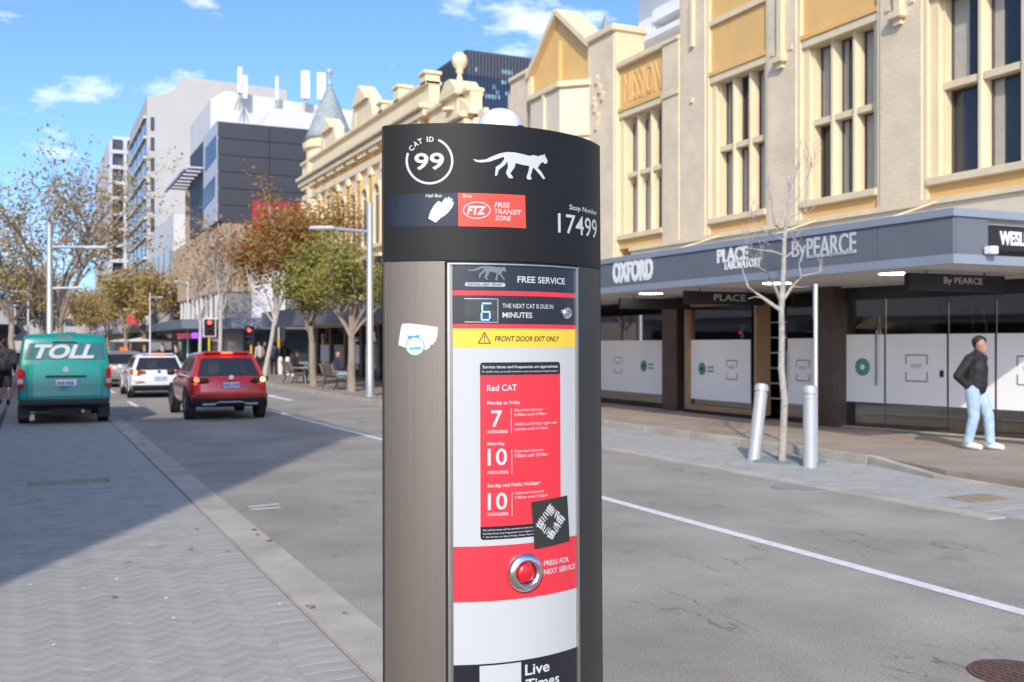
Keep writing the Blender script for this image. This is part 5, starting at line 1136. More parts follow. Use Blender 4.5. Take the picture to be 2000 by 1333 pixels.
for s in (-1, 1):
    MB().tube([(X+s*W_*.80*k_, Y+y_+.028-.004, z_) for y_, z_, k_ in ((.012, .62, .99), (.03, .85, .99), (.045, 1.15, .985), (.06, 1.30, .97))], .005, 5).build('tailgate_seam', blackp, e)
MB().tube([(X+q*W_, Y+.010+.07*abs(q)**4-.004, .625) for q in (-.8, -.4, 0, .4, .8)], .006, 5).build('tailgate_seam', blackp, e)
sign_text('lettering', 'TOLL', tp, e, (X-.60, Y+.058, 1.43), (1.18, 0, 0), (0, .078, .31), .004, shear=.3, bold=.04)
box('exhaust', blackp, e, X-.30, X+.40, Y+.4, Y+.6, .22, .36); MB().tube([(X+.35, Y+.05, .3), (X+.35, Y+.6, .3)], .035, 8).build('exhaust', M('exhaust_steel', (.4, .4, .4), .4, .8), e); box('rear_axle', blackp, e, X-.75, X+.75, Y+.88, Y+1.02, .26, .40)

# ================================================================== trees
def at(x, y, d): r = ray(x, y); return Vector((r.x*d, r.y*d, EYE+r.z*d))
bark_g = M('grey_bark', (.30, .245, .195), .9, var=.35, scale=5, bump=.5, stretch=(1, 1, .3)); bark_p = M('pale_bark', (.46, .42, .37), .85, var=.25, scale=9, bump=.3)
bark_b = M('brown_bark', (.33, .26, .195), .9, var=.3, scale=6, bump=.4)
def make_tree(name, label, base, h, tr, fork, spread, limbs, leaf, nleaf, lsize, bark, seed, up=.55, depth=3, lean=(0, 0), topthin=0, group=None, drop=.2, sig=.38):
    rnd = random.Random(seed); base = Vector(base); e = empty(name, base, label, 'tree', group)
    wood = MB(); tips = []
    top = base+Vector((lean[0], lean[1], fork))
    pts = [base+Vector((0, 0, -.05))]+[base.lerp(top, f)+Vector((rnd.uniform(-.06, .06), rnd.uniform(-.06, .06), 0)) for f in (.3, .6)]+[top]
    wood.tube(pts, [tr*1.25, tr, tr*.9, tr*.8], 10); wood.build('trunk', bark, e, smooth=True)
    tw = MB()
    def grow(p, d, ln, r, dep):
        ps = [p]; q = p; dd = d.copy()
        for k in range(4):
            dd = (dd+Vector((rnd.gauss(0, .16), rnd.gauss(0, .16), rnd.gauss(.05, .1)))).normalized(); q = q+dd*ln/4; ps.append(q)
        tw.tube(ps, [r, r*.85, r*.7, r*.55, r*.4], 6 if dep > 1 else 4, cap=False)
        if dep == 0: tips.extend(ps[1:]); return
        if dep == 1: tips.extend(ps[3:])
        for k in range(rnd.randint(3, 4)):
            f = rnd.uniform(.35, 1); i = min(3, int(f*4)); pp = ps[i].lerp(ps[i+1], f*4-i) if i < 4 else ps[4]
            nd = (dd+Vector((rnd.gauss(0, .55), rnd.gauss(0, .55), rnd.gauss(.12, .35)))).normalized(); grow(pp, nd, ln*rnd.uniform(.5, .72), r*.5, dep-1)
    for k in range(limbs):
        a = 2*math.pi*(k+rnd.uniform(-.25, .25))/limbs; o_ = rnd.uniform(.5, 1.0)*spread; d = Vector((math.cos(a)*o_, math.sin(a)*o_, (h-fork)*up*rnd.uniform(.7, 1.2))); grow(top-Vector((0, 0, rnd.uniform(0, fork*drop))), d.normalized(), d.length*.72, tr*.5, depth-1)
    grow(top, Vector((0, 0, 1)), (h-fork)*.62, tr*.6, depth-1)
    tw.build('limbs', bark, e, smooth=True, fix=False)
    if leaf:
        lf = MB(); n = 0; zt = max(t.z for t in tips); zb = min(t.z for t in tips)
        while n < nleaf:
            t_ = rnd.choice(tips); f = (t_.z-zb)/(zt-zb)
            n += 1
            if topthin and rnd.random() < topthin*f: continue
            p = t_+Vector((rnd.gauss(0, sig), rnd.gauss(0, sig), rnd.gauss(-.05, sig*.8))); a = Vector((rnd.gauss(0, 1), rnd.gauss(0, 1), rnd.gauss(0, .7))).normalized(); b_ = a.orthogonal().normalized(); s = lsize*rnd.uniform(.6, 1.3)
            c_ = a.cross(b_); lf.add([p-a*s*.5, p+b_*s*.36+c_*s*.08, p+a*s*.55, p-b_*s*.36+c_*s*.08], [(0, 1, 2, 3)])
        lf.build('crown', leaf, e, fix=False, kind=None)
    return e
lf_autumn = leaf_mat('autumn_olive', [(.26, .19, .07), (.42, .30, .13), (.30, .24, .09), (.48, .36, .17), (.33, .20, .09)])
lf_rust = leaf_mat('rust_leaf', [(.40, .12, .04), (.46, .19, .06), (.24, .22, .05), (.36, .15, .06), (.30, .26, .06)])
lf_green = leaf_mat('turning_green', [(.20, .27, .04), (.30, .34, .06), (.38, .26, .06), (.16, .21, .04), (.40, .24, .07)])
lf_yel = leaf_mat('yellow_leaf', [(0.442, 0.323, 0.119), (0.544, 0.408, 0.153), (0.340, 0.255, 0.085), (0.510, 0.340, 0.136), (0.272, 0.238, 0.085)])
lf_brown = leaf_mat('sparse_brown', [(0.374, 0.238, 0.119), (0.442, 0.289, 0.153), (0.272, 0.170, 0.085), (0.408, 0.272, 0.102)])
G1 = 'autumn plane trees along the street'
make_tree('plane_tree', 'big sparse olive-brown plane tree rising behind the teal van', (1.05, 45.5, 0), 9.0, .14, 2.8, 3.3, 8, lf_autumn, 5600, .16, bark_b, 1, up=.85, depth=4, topthin=.75, group=G1, sig=.30)
make_tree('plane_tree', 'brown-leaved plane tree left of the big tree at the far kerb', (-1.0, 66, .12), 9, .18, 3, 3.6, 6, lf_autumn, 2400, .22, bark_b, 2, up=.6, topthin=.4, group=G1)
make_tree('plane_tree', 'dense olive plane tree far down the left side', (.8, 92, 0), 9.5, .2, 3, 4, 6, lf_yel, 3600, .28, bark_b, 3, up=.6, group=G1)
for i, (xx, yy, hh, lab) in enumerate(((10.2, 108, 10.5, 'yellow street tree past the crossing, nearest of the far row'), (10.0, 128, 11, 'yellow street tree in the far row, second past the crossing'), (9.6, 152, 12, 'hazy yellow street tree deep in the far row'), (9.0, 190, 13, 'farthest yellow street tree where the street vanishes'))):
    make_tree('street_tree', lab, (xx, yy, .1), hh, .18, 2.8, 4.2, 6, lf_yel, 4600, .34, bark_b, 20+i, up=.6, group=G1)
make_tree('street_tree', 'thin pale-trunked tree with sparse brown leaves beyond the red crossover', (9.8, 60, .12), 8.6, .12, 3.6, 1.8, 5, lf_brown, 900, .20, bark_p, 31, up=.9, group=G1)
make_tree('street_tree', 'bare brown tree before the bronze fins at the crossing', (11.0, 76, .12), 9.4, .12, 3.4, 2.0, 5, lf_brown, 800, .22, bark_p, 32, up=.9, group=G1)
make_tree('street_tree', 'rust and olive tree with slim trunk beside the pedestrians', (9.9, 48.5, .12), 8.4, .11, 3.0, 2.2, 7, lf_rust, 9500, .18, bark_p, 33, up=.75, group=G1, lean=(.5, -.1), sig=.34)
make_tree('street_tree', 'green and gold tree between the two benches', (9.8, 38.8, .12), 6.1, .13, 2.4, 1.7, 6, lf_green, 4200, .15, bark_g, 34, up=.6, group=G1, lean=(-.1, .1), sig=.28)
make_tree('street_tree', 'green tree beside the galvanised lamp post', (9.9, 34.0, .12), 5.9, .14, 2.2, 1.5, 6, lf_green, 3400, .14, bark_g, 35, up=.65, group=G1, sig=.26)
# bare sapling in front of the shops, branch by branch
sap = empty('bare_sapling', onG(1527, 905), 'leafless pale sapling between the leaning bollard and sign pole', 'tree')
D0 = 15.02
def br(pts, r0, r1, name, dz=0):
    P = [at(a, b_, D0+dz*i/len(pts)) for i, (a, b_) in enumerate(pts)]; n = len(P); return MB().tube(P, [r0+(r1-r0)*i/(n-1) for i in range(n)], 8).build(name, M('white_bark', (.40, .36, .32), .9, var=.4, scale=16, bump=.6), sap, smooth=True)
br([(1527, 908), (1530, 850), (1532, 780), (1526, 720), (1527, 660), (1526, 600)], .056, .040, 'trunk')
br([(1526, 602), (1530, 540), (1532, 470), (1540, 400), (1552, 350), (1560, 312)], .045, .008, 'leader')
for pts, r, dz in (([(1524, 606), (1490, 582), (1462, 563), (1452, 535), (1447, 510)], .03, .5), ([(1526, 590), (1510, 555), (1495, 530), (1478, 520)], .028, -.5), ([(1528, 588), (1548, 560), (1565, 540), (1590, 535), (1608, 528)], .028, .4), ([(1532, 500), (1510, 492), (1480, 488), (1462, 485)], .02, -.4), ([(1532, 505), (1550, 490), (1562, 478)], .016, .3), ([(1534, 460), (1515, 440), (1508, 410), (1505, 385)], .014, -.4), ([(1540, 405), (1555, 390), (1572, 360), (1588, 318)], .012, .4), ([(1533, 470), (1500, 455), (1478, 440), (1470, 430)], .013, .3),
                   ([(1565, 540), (1562, 525), (1560, 512)], .010, .2), ([(1490, 582), (1475, 580), (1462, 584)], .010, .2), ([(1545, 385), (1540, 360), (1530, 335)], .008, .2), ([(1510, 492), (1502, 478), (1490, 470)], .009, -.2), ([(1548, 560), (1565, 562), (1580, 560)], .009, -.3), ([(1478, 520), (1462, 505), (1455, 490)], .01, -.2), ([(1505, 385), (1498, 362), (1502, 345)], .006, -.1), ([(1538, 430), (1556, 418), (1575, 412)], .009, .3)):
    br(pts, r, .005, 'branch', dz)
rs = random.Random(8)
for k in range(70):
    a = rs.choice([(1447, 510), (1478, 520), (1600, 530), (1465, 486), (1505, 390), (1585, 330), (1560, 330), (1470, 430), (1540, 380), (1520, 450), (1575, 412), (1555, 480)]); q = (a[0]+rs.uniform(-4, 4), a[1]+rs.uniform(-4, 4)); br([q, (q[0]+rs.uniform(-12, 12), q[1]-rs.uniform(8, 24)), (q[0]+rs.uniform(-20, 20), q[1]-rs.uniform(26, 60))], .006, .0025, 'twig', rs.uniform(-.3, .3))
tg_ = onG(1545, 902); MB().lathe([(.55, .0), (.55, .012), (.50, .018), (0, .018)], (tg_.x-.05, tg_.y, .016), 24).build('tree_pit', M('pit_green', (.20, .25, .23), .9, var=.3, scale=14, bump=.4), sap)

# ================================================================== street furniture
galv = M('galvanised', (.48, .50, .51), .42, .55, var=.12, scale=8); white_pole = M('white_pole', (.60, .61, .62), .5, .2, var=.06); sig_y = M('signal_yellow', (.62, .38, .02), .5, var=.08)
def bollard(px, py, lean, label):
    p = onG(px, py); e = empty('bollard', p, label, 'bollard', 'silver bollards before the shops')
    MB().lathe([(.095, 0), (.095, .98), (.10, .985), (.10, 1.01), (.088, 1.02), (.088, 1.05), (.105, 1.06), (.105, 1.12), (.08, 1.16), (0, 1.175)], p, 24).build('post', M('bollard_silver', (.52, .53, .54), .42, .35, var=.08, scale=5, stretch=(1, 1, 6)), e, smooth=True)
    MB().lathe([(.14, -.01), (.14, .02), (.097, .025)], p, 20).build('base_ring', galv, e); e.rotation_euler = lean
b1 = bollard(1472, 901, (R(-1), R(8.5), 0), 'silver bollard leaning to the right, left of the sapling'); bollard(1582, 915, (0, 0, 0), 'upright silver bollard right of the sapling')
sp = onG(1593, 907); e = empty('parking_sign', sp, 'thin white parking sign pole seen edge-on behind the upright bollard', 'sign')
MB().tube([sp, sp+Vector((0, 0, 2.62))], .030, 10).build('pole', white_pole, e, smooth=True); vd_ = Vector((sp.x, sp.y, 0)).normalized(); pd_ = Vector((-vd_.y, vd_.x, 0)); MB().obox(sp+pd_*.035+Vector((0, 0, 2.33)), vd_*.15, pd_*.006+vd_*.02, (0, 0, .22)).build('sign_plate', M('sign_grey', (.35, .36, .38), .5), e)
def lamp(x, y, z0, h, r, arms, label, mat=galv):
    e = empty('street_lamp', (x, y, z0), label, 'street lamp', 'lamp posts along the street')
    MB().tube([(x, y, z0), (x, y, z0+1.2), (x, y, z0+1.22), (x, y, z0+h)], [r*1.15, r*1.1, r, r*.75], 14).build('post', mat, e, smooth=True); MB().lathe([(r*1.7, 0), (r*1.7, .03), (r*1.15, .05)], (x, y, z0), 14).build('base_plate', mat, e)
    for zz_, dx, hd in arms:
        MB().tube([(x, y, z0+zz_), (x+dx*.8, y, z0+zz_+.05)], r*.45, 8).build('arm', mat, e)
        if hd: MB().obox((x+dx*.9, y, z0+zz_+.05), (abs(dx)*.22, 0, .02), (0, .13, 0), (0, 0, .05)).build('lamp_head', M('lamp_head', (.62, .64, .66), .4, .2), e, bevel=.03)
    return e
lamp(.62, 41.8, 0, 6.2, .13, ((5.35, 1.75, 1), (3.8, .95, 1)), 'tall grey lamp post behind the teal van with two arms')
lamp(9.5, 30.6, .12, 6.0, .115, ((5.1, -1.7, 1),), 'galvanised lamp post on the right footpath beside the benches')
for i, (px, d, h, lab) in enumerate(((293, 92, 6.3, 'slim white pole in front of the far white marquee'), (367, 84, 7.2, 'white pole left of the near traffic signal'), (430, 78, 6.6, 'pale pole right of the near traffic signal'), (55, 80, 6.2, 'slim white pole at far left over the marquee'))):
    q = at(px, 672, d); lamp(q.x, q.y, 0, h, .075, ((h-.4, -1.0 if i else 1, 1),), lab, white_pole)
def signal(px, py, d, label, facing=True, border=True, lit=True, rot=0):
    q = at(px, py, d); e = empty('traffic_signal', (q.x, q.y, 0), label, 'traffic light', 'traffic signals at the crossing'); x, y, zc = q.x, q.y+.2, q.z
    MB().tube([(x, y+.12, 0), (x, y+.12, zc-.3)], .075, 10).build('post', sig_y, e); MB().tube([(x, y+.12, zc-.3), (x, y+.12, zc+.7)], .05, 8).build('post_top', white_pole, e)
    if border: box('target_border', M('target_white', (.70, .70, .70), .5), e, x-.42, x+.42, y-.02, y, zc-.62, zc+.62, bevel=.008)
    box('target_board', M('signal_black', (.012, .012, .013), .5), e, x-.35, x+.35, y-.05, y-.021, zc-.55, zc+.55)
    for k, mt in enumerate((M('red_light', (1, .04, .03), .3, emit=4.5, var=0) if lit else blackp, M('off_lens', (.05, .04, .03), .3), M('off_lens', (.05, .04, .03), .3))):
        zz_ = zc+.34-k*.34; MB().lathe([(.13, -.07), (.13, -.05), (0, -.05)], (x, y, zz_), 18, axis='Y').build('lens', mt, e); MB().lathe([(.15, -.26), (.15, -.05)], (x, y, zz_), 14, axis='Y', a0=0, a1=math.pi).build('visor', MATS['signal_black'], e)
    e.rotation_euler.z = rot; return e
signal(410, 640, 68, 'traffic signal showing red with white border above the red crossover')
signal(96, 628, 60, 'black traffic signal showing red above the teal van roof', border=False)
signal(484, 655, 62, 'turned red traffic signal on yellow post left of the pedestrians', border=False, rot=R(-50)); signal(546, 652, 60, 'unlit traffic signal seen from behind over the pedestrians', border=False, lit=False, rot=R(160))
def marquee(px, d, wd, hp, label):
    q = at(px, 672, d); x, y = q.x, q.y; e = empty('marquee', (x, y, 0), label, 'marquee', 'white market marquees'); h = wd/2; cl = M('marquee_white', (.74, .72, .68), .8, var=.04)
    MB().add([(x-h, y-h, 2.15), (x+h, y-h, 2.15), (x+h, y+h, 2.15), (x-h, y+h, 2.15), (x-h*.35, y-h*.35, 2.45), (x+h*.35, y-h*.35, 2.45), (x+h*.35, y+h*.35, 2.45), (x-h*.35, y+h*.35, 2.45), (x, y, hp), (x-h, y-h, 2.0), (x+h, y-h, 2.0), (x+h, y+h, 2.0), (x-h, y+h, 2.0)],
             [(0, 1, 5, 4), (1, 2, 6, 5), (2, 3, 7, 6), (3, 0, 4, 7), (4, 5, 8), (5, 6, 8), (6, 7, 8), (7, 4, 8), (9, 10, 1, 0), (10, 11, 2, 1), (11, 12, 3, 2), (12, 9, 0, 3)]).build('canopy', cl, e)
    for a in (-1, 1):
        for b_ in (-1, 1): MB().tube([(x+a*h*.97, y+b_*h*.97, 0), (x+a*h*.97, y+b_*h*.97, 2.1)], .03, 6).build('leg', white_pole, e)
    box('counter', M('counter_navy', (.03, .04, .12), .6), e, x-h*.7, x+h*.3, y-h*.8, y-h*.7, .0, 1.0)
marquee(297, 104, 4.6, 3.0, 'white pointed marquee beyond the white hatchback'); marquee(47, 86, 3.0, 3.0, 'white pointed marquee at far left behind the van'); marquee(262, 130, 5.5, 3.1, 'far white marquee left of the slim white pole')
ob = at(242, 690, 75); e = empty('road_barrier', (ob.x, ob.y, 0), 'orange road barrier beyond the white hatchback', 'barrier'); box('panel', M('orange_plastic', (.7, .16, .02), .5), e, ob.x-.3, ob.x+.3, ob.y, ob.y+.1, .2, 1.5, bevel=.03)
for s in (-1, 1): box('foot', blackp, e, ob.x+s*.22-.05, ob.x+s*.22+.05, ob.y-.25, ob.y+.35, 0, .2)
q = at(375, 690, 92); e = empty('kiosk_sign', (q.x, q.y, .1), 'green and black kiosk with violet lit sign beyond the crossover', 'kiosk'); box('cabinet', M('kiosk_green', (.05, .18, .10), .6), e, q.x-.8, q.x-.1, q.y, q.y+.8, .1, 2.2); box('cabinet', blackp, e, q.x, q.x+.8, q.y, q.y+.8, .1, 2.2); box('lit_sign', M('violet_sign', (.30, .06, .9), .4, emit=1.4, var=0), e, q.x-.0, q.x+.9, q.y-.1, q.y, 2.25, 2.75); box('lit_sign', M('pink_sign', (.5, .08, .16), .4, emit=.4, var=0), e, q.x-1.3, q.x-.1, q.y-.1, q.y, 2.25, 2.7)
# benches
slat_m = M('bench_timber', (.24, .15, .09), .6, var=.3, scale=5, stretch=(6, .6, 6)); cast = M('cast_alloy', (.50, .50, .50), .4, .5, var=.08)
def bench(x, y, label):
    e = empty('park_bench', (x, y, .12), label, 'bench', 'benches facing the shops'); z = .12
    for k in range(4): box('seat_slat', slat_m, e, x-.05+k*.115, x+.05+k*.115, y-.85, y+.85, z+.43, z+.46, bevel=.006)
    for k in range(4): MB().obox((x-.10-.035*k, y, z+.54+k*.105), (.012, 0, .004), (0, .85, 0), (-.014, 0, .045)).build('back_slat', slat_m, e, bevel=.005)
    for yy in (y-.78, y+.78):
        m = MB(); m.tube([(x+.42, yy, z), (x+.40, yy, z+.25), (x+.34, yy, z+.42), (x-.04, yy, z+.42), (x-.14, yy, z+.55), (x-.26, yy, z+.92)], .028, 8); m.build('side_frame', cast, e, smooth=True)
        MB().tube([(x-.16, yy, z), (x-.06, yy, z+.2), (x-.04, yy, z+.42)], .028, 8).build('leg', blackp, e); MB().tube([(x-.19, yy, z+.66), (x+.30, yy, z+.64), (x+.38, yy, z+.42)], .024, 8).build('armrest', cast, e, smooth=True)
bench(9.75, 35.9, 'timber slat bench with bald sitter, nearer to the lamp post'); bench(9.75, 42.3, 'timber slat bench with dark-clothed sitter, nearer the pedestrians')
for i, (px, lab) in enumerate(((548, 'white bollard below the blue backpack pedestrian'), (562, 'white bollard right of the blue backpack pedestrian'), (574, 'white bollard nearest the awning pier'))):
    q = at(px, 690, 54-i*1.5); e = empty('white_bollard', (q.x, q.y, .12), lab, 'bollard', 'white bollards at the corner'); MB().lathe([(.13, 0), (.13, .85), (.10, .95), (0, .98)], (q.x, q.y, .12), 14).build('post', M('bollard_white', (.70, .70, .68), .5, var=.06), e, smooth=True); MB().lathe([(.17, 0), (.17, .04), (.13, .05)], (q.x, q.y, .12), 14).build('foot', galv, e)

# ================================================================== people
def capsule(m, a, b_, r0, r1, n=10):
    a, b_ = Vector(a), Vector(b_); d = (b_-a); l = d.length; d = d/l if l > 1e-6 else Vector((0, 0, 1)); u = d.orthogonal().normalized(); v = d.cross(u); rings = []
    for t in (-90, -60, -30, 0): rings.append((a+d*r0*math.sin(R(t)), r0*math.cos(R(t))))
    for t in (0, 30, 60, 90): rings.append((b_+d*r1*math.sin(R(t)), r1*math.cos(R(t))))
    vs = [c_+(u*math.cos(2*math.pi*k/n)+v*math.sin(2*math.pi*k/n))*max(r, .0006) for c_, r in rings for k in range(n)]
    m.add(vs, [(i*n+k, i*n+(k+1) % n, (i+1)*n+(k+1) % n, (i+1)*n+k) for i in range(7) for k in range(n)]+[tuple(reversed(range(n))), tuple(range(7*n, 8*n))])
def fuse(m, voxel, smooth=5):        # one continuous skin from overlapping volumes
    me = bpy.data.meshes.new('f'); me.from_pydata(m.v, [], m.f); o = bpy.data.objects.new('f', me); C.objects.link(o)
    md = o.modifiers.new('r', 'REMESH'); md.mode = 'VOXEL'; md.voxel_size = voxel; sm_ = o.modifiers.new('s', 'SMOOTH'); sm_.iterations = smooth; sm_.factor = .5
    dg = bpy.context.evaluated_depsgraph_get(); dg.update(); ev = bpy.data.meshes.new_from_object(o.evaluated_get(dg)); bpy.data.objects.remove(o)
    r = MB(); r.v = [tuple(v.co) for v in ev.vertices]; r.f = [tuple(p.vertices) for p in ev.polygons]; bpy.data.meshes.remove(ev); return r
skin_m = M('skin', (.42, .25, .17), .55, var=.06, scale=12); hair_k = M('dark_hair', (.018, .014, .012), .6, var=.3, scale=40); shoe_w = M('white_shoe', (.72, .71, .70), .6, var=.05)
def person(loc, yaw, J, label, top_m, leg_m, shoe_m=shoe_w, hair=hair_k, vox=.016, bald=False, short=False, shorts=False, pack=None, hood=False, group=None, skin=skin_m):
    loc = Vector(loc); Q = Matrix.Rotation(yaw, 4, 'Z')
    def W_(p): return loc+(Q @ Vector(p))
    def cap(m, a, b_, r0, r1): capsule(m, W_(a), W_(b_), r0, r1)
    j = dict(J); b = MB()
    hc = Vector(j['head']); nk = Vector(j['neck']); ch = Vector(j['chest']); pv_ = Vector(j['pelvis'])
    hf = Vector(j.get('look', (0, 1, 0))).normalized()      # where the face looks
    cap(b, hc+Vector((0, 0, .035)), hc-Vector((0, 0, .03)), .088, .078); cap(b, hc-Vector((0, 0, .05))+hf*.035, hc-Vector((0, 0, .085))+hf*.045, .052, .04)
    cap(b, hc-Vector((0, 0, .005))+hf*.088, hc-Vector((0, 0, .03))+hf*.104, .010, .014)
    sd = hf.cross(Vector((0, 0, 1)))
    for s in (-1, 1): cap(b, hc+sd*s*.084+Vector((0, 0, .012)), hc+sd*s*.086-Vector((0, 0, .025)), .016, .012)
    cap(b, nk, hc-Vector((0, 0, .06)), .058, .055); cap(b, ch, nk, .13, .06); cap(b, pv_, ch, .135, .14)
    for s in 'LR':
        cap(b, j['sh'+s], nk, .042, .045); cap(b, j['sh'+s], j['el'+s], .05, .042); cap(b, j['el'+s], j['wr'+s], .04, .03); cap(b, j['hip'+s], j['kn'+s], .085, .06); cap(b, j['kn'+s], j['an'+s], .055, .04); cap(b, j['an'+s], j['toe'+s], .042, .03)
        w0, e0 = Vector(j['wr'+s]), Vector(j['el'+s]); hd = (w0-e0).normalized(); pd = hd.orthogonal().normalized(); cap(b, w0, w0+hd*.08, .028, .034)
        for k in range(4): o_ = pd*(k-1.5)*.019; f0 = w0+hd*.09+o_; f1 = f0+hd*(.045 if k in (1, 2) else .036); cap(b, f0, f1, .010, .009); cap(b, f1, f1+hd*.022+Vector((0, .012, 0)), .009, .008)
        cap(b, w0+hd*.03+pd*.03, w0+hd*.07+pd*.055, .012, .010)
    body = fuse(b, min(vox, .012), 4); e = body.build('person', skin, smooth='all', fix=False); tag(e, label, 'person', group)
    def part(name, m, mat, v=vox, s=5): return fuse(m, v, s).build(name, mat, e, smooth='all', fix=False)
    t = MB(); th = .022
    cap(t, pv_+Vector((0, 0, .03)), ch, .165+th*.6, .165+th*.7); cap(t, ch, nk-Vector((0, 0, .03)), .165, .09)
    for s in 'LR':
        cap(t, j['sh'+s], ch+Vector((0, 0, .06)), .085, .11); cap(t, j['sh'+s], j['el'+s], .084 if not short else .065, .072)
        cap(t, j['sh'+s], nk-Vector((0, 0, .045)), .085, .085)
        if not short: cap(t, j['el'+s], j['wr'+s], .072, .058)
    if not short: cap(t, nk-Vector((0, 0, .02)), nk+Vector((0, .005, .035)), .088, .076)
    if hood: cap(t, nk+Vector((-.05, -.06, .0)), nk+Vector((.05, -.06, .0)), .045, .045)
    part('jacket' if not short else 'shirt', t, top_m)
    l = MB()
    for s in 'LR':
        kn, an, hp = Vector(j['kn'+s]), Vector(j['an'+s]), Vector(j['hip'+s]); cap(l, hp, kn, .112, .086 if not shorts else .09)
        if not shorts: cap(l, kn, an+Vector((0, 0, .03)), .084, .072)
    cap(l, pv_+Vector((-.04, 0, -.02)), pv_+Vector((.04, 0, -.02)), .135, .135); part('trousers' if not shorts else 'shorts', l, leg_m)
    for s in 'LR':
        m = MB(); an, to = Vector(j['an'+s]), Vector(j['toe'+s]); cap(m, an+Vector((0, 0, -.01))-(to-an).normalized()*.03, to, .05, .042); cap(m, an-Vector((0, 0, .03)), to-Vector((0, 0, .012)), .05, .04); part('shoe', m, shoe_m, .012, 3)
    if not bald:
        m = MB(); cap(m, hc+Vector((0, 0, .058))-hf*.022, hc+Vector((0, 0, .04))-hf*.045, .086, .082); cap(m, hc+Vector((0, 0, .08))+hf*.035, hc+Vector((0, 0, .085))-hf*.02, .06, .06); cap(m, hc-hf*.055, hc-hf*.05-Vector((0, 0, .04)), .065, .05); part('hair', m, hair, .010, 3)
    if pack:
        m = MB(); c0 = ch+Vector((0, -.21, -.12)); cap(m, c0+Vector((-.09, 0, .14)), c0+Vector((-.09, 0, -.16)), .10, .11); cap(m, c0+Vector((.09, 0, .14)), c0+Vector((.09, 0, -.16)), .10, .11); cap(m, c0+Vector((0, -.05, -.02)), c0+Vector((0, -.05, -.15)), .11, .11); part('backpack', m, pack)
    return e
STAND = dict(pelvis=(0, 0, .95), chest=(0, 0, 1.27), neck=(0, .0, 1.47), head=(0, .025, 1.63), shL=(-.18, 0, 1.40), shR=(.18, 0, 1.40), elL=(-.24, -.04, 1.12), elR=(.24, -.04, 1.12), wrL=(-.25, .06, .88), wrR=(.25, .06, .88),
             hipL=(-.09, 0, .92), hipR=(.09, 0, .92), knL=(-.10, .04, .50), knR=(.10, .02, .50), anL=(-.10, .0, .085), anR=(.10, -.02, .085), toeL=(-.12, .16, .045), toeR=(.12, .14, .045))
def pose(**k): d = dict(STAND); d.update(k); return d
WALK = pose(knL=(-.10, .22, .52), anL=(-.10, .26, .10), toeL=(-.11, .42, .07), knR=(.10, -.02, .50), anR=(.10, -.28, .12), toeR=(.11, -.14, .05), elL=(-.25, -.14, 1.14), wrL=(-.25, -.16, .90), elR=(.25, .04, 1.13), wrR=(.25, .20, .94))
SIT = pose(pelvis=(0, 0, .54), chest=(0, -.03, .88), neck=(0, 0, 1.08), head=(0, .05, 1.23), shL=(-.18, 0, 1.0), shR=(.18, 0, 1.0), elL=(-.23, .08, .74), elR=(.23, .08, .74), wrL=(-.08, .30, .74), wrR=(.08, .30, .74), hipL=(-.10, .02, .52), hipR=(.10, .02, .52), knL=(-.13, .44, .53), knR=(.13, .44, .53), anL=(-.13, .46, .085), anR=(.13, .42, .085), toeL=(-.14, .62, .045), toeR=(.14, .58, .045))
black_j = M('black_jacket', (.014, .012, .012), .7, var=.4, scale=9, bump=.7, bscale=18); jeans = M('pale_jeans', (.36, .48, .60), .85, var=.25, scale=9, bump=.6, bscale=22); dark_t = M('dark_trousers', (.02, .021, .026), .8, var=.2); blue_s = M('blue_shirt', (.20, .28, .45), .8, var=.1); tan_s = M('cream_shirt', (.52, .46, .38), .8, var=.1)
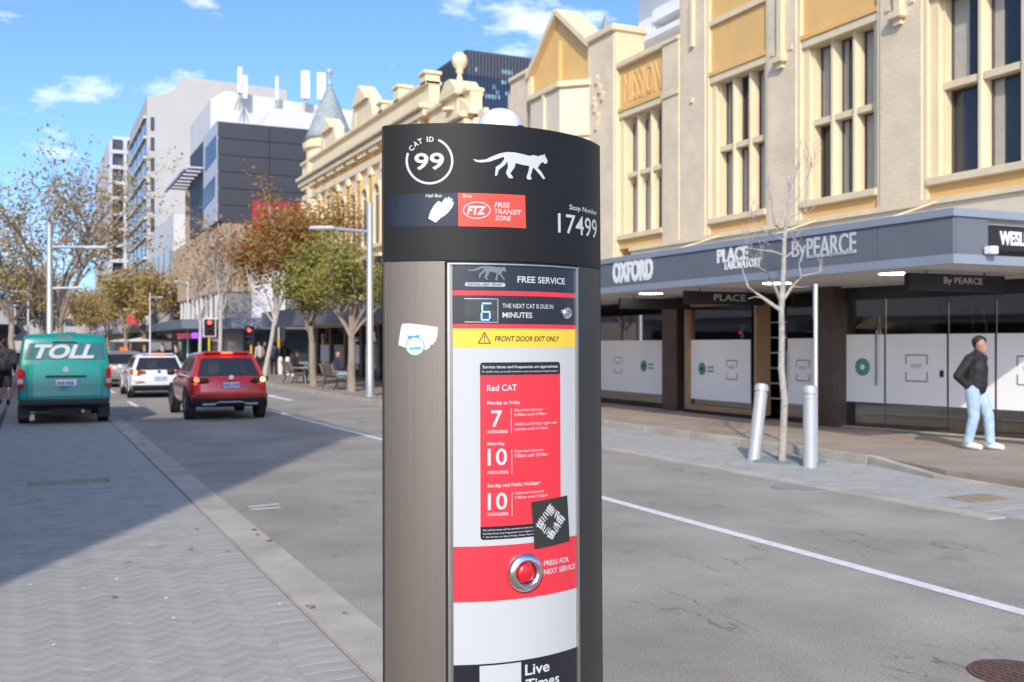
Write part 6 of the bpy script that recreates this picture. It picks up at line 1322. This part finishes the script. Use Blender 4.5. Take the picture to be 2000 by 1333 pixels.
# man in front of the corner shop, hands in his pockets
fp = onG(1905, 878, .12); f_ = Vector((.22, -.97, 0)).normalized(); yaw = math.atan2(-f_.x, f_.y)
MAN = pose(chest=(0, .01, 1.26), neck=(0, .04, 1.46), head=(0, .075, 1.61), look=(-.45, 1, -.30), elR=(.315, -.11, 1.13), wrR=(.20, -.03, .99), elL=(-.315, -.11, 1.13), wrL=(-.20, -.03, .99), shL=(-.19, .01, 1.39), shR=(.19, .01, 1.39),
           hipL=(-.095, 0, .92), hipR=(.095, 0, .92), knL=(-.11, .15, .51), anL=(-.12, .17, .09), toeL=(-.17, .33, .045), knR=(.10, .03, .50), anR=(.10, -.06, .09), toeR=(.09, .12, .045))
person((fp.x, fp.y, .125), yaw, MAN, 'man in black jacket, light blue jeans and white shoes looking down', black_j, jeans, vox=.012, hood=True)
# passer-by at the left edge
lp = at(8, 672, 27.0); person((lp.x, lp.y, .135), 0, WALK, 'person in dark clothes with black backpack at the left edge', M('dark_top', (.03, .03, .034), .8), dark_t, blackp, pack=M('black_pack', (.018, .018, .02), .7, var=.2), shorts=True, vox=.018)
# sitters on the benches, backs to the road
person((9.80, 35.5, .12), R(-90), SIT, 'bald person in dark top and pale jeans sitting on the nearer bench', M('navy_top', (.03, .035, .06), .8), jeans, blackp, bald=True, vox=.018)
person((9.80, 41.9, .12), R(-90), pose(**{**SIT, 'head': (0, .09, 1.21)}), 'person in black bent over a phone on the farther bench', black_j, dark_t, blackp, vox=.018)
G = 'pedestrians gathered at the corner'
for px, d, yw, tm, lm_, pk, lab in ((507, 56, 20, tan_s, dark_t, None, 'pedestrian in cream top just right of the red crossover'), (519, 57, 60, black_j, dark_t, None, 'dark-clothed pedestrian beside the cream-topped one'), (535, 54, -10, blue_s, dark_t, M('navy_pack', (.03, .035, .06), .7), 'pedestrian in blue shirt carrying a navy backpack'), (556, 54.5, 10, black_j, dark_t, None, 'pedestrian in black, rightmost of the corner group')):
    q = at(px, 672, d); person((q.x, q.y, .12), R(yw), WALK if pk else STAND, lab, tm, lm_, blackp, pack=pk, vox=.02, group=G)
for px, d, lab in ((318, 96, 'person beside the white marquee beyond the hatchback'), (345, 88, 'person walking past the kiosk far behind the hatchback')):
    q = at(px, 672, d); person((q.x, q.y, .1), R(40), WALK, lab, tan_s, dark_t, blackp, vox=.03)
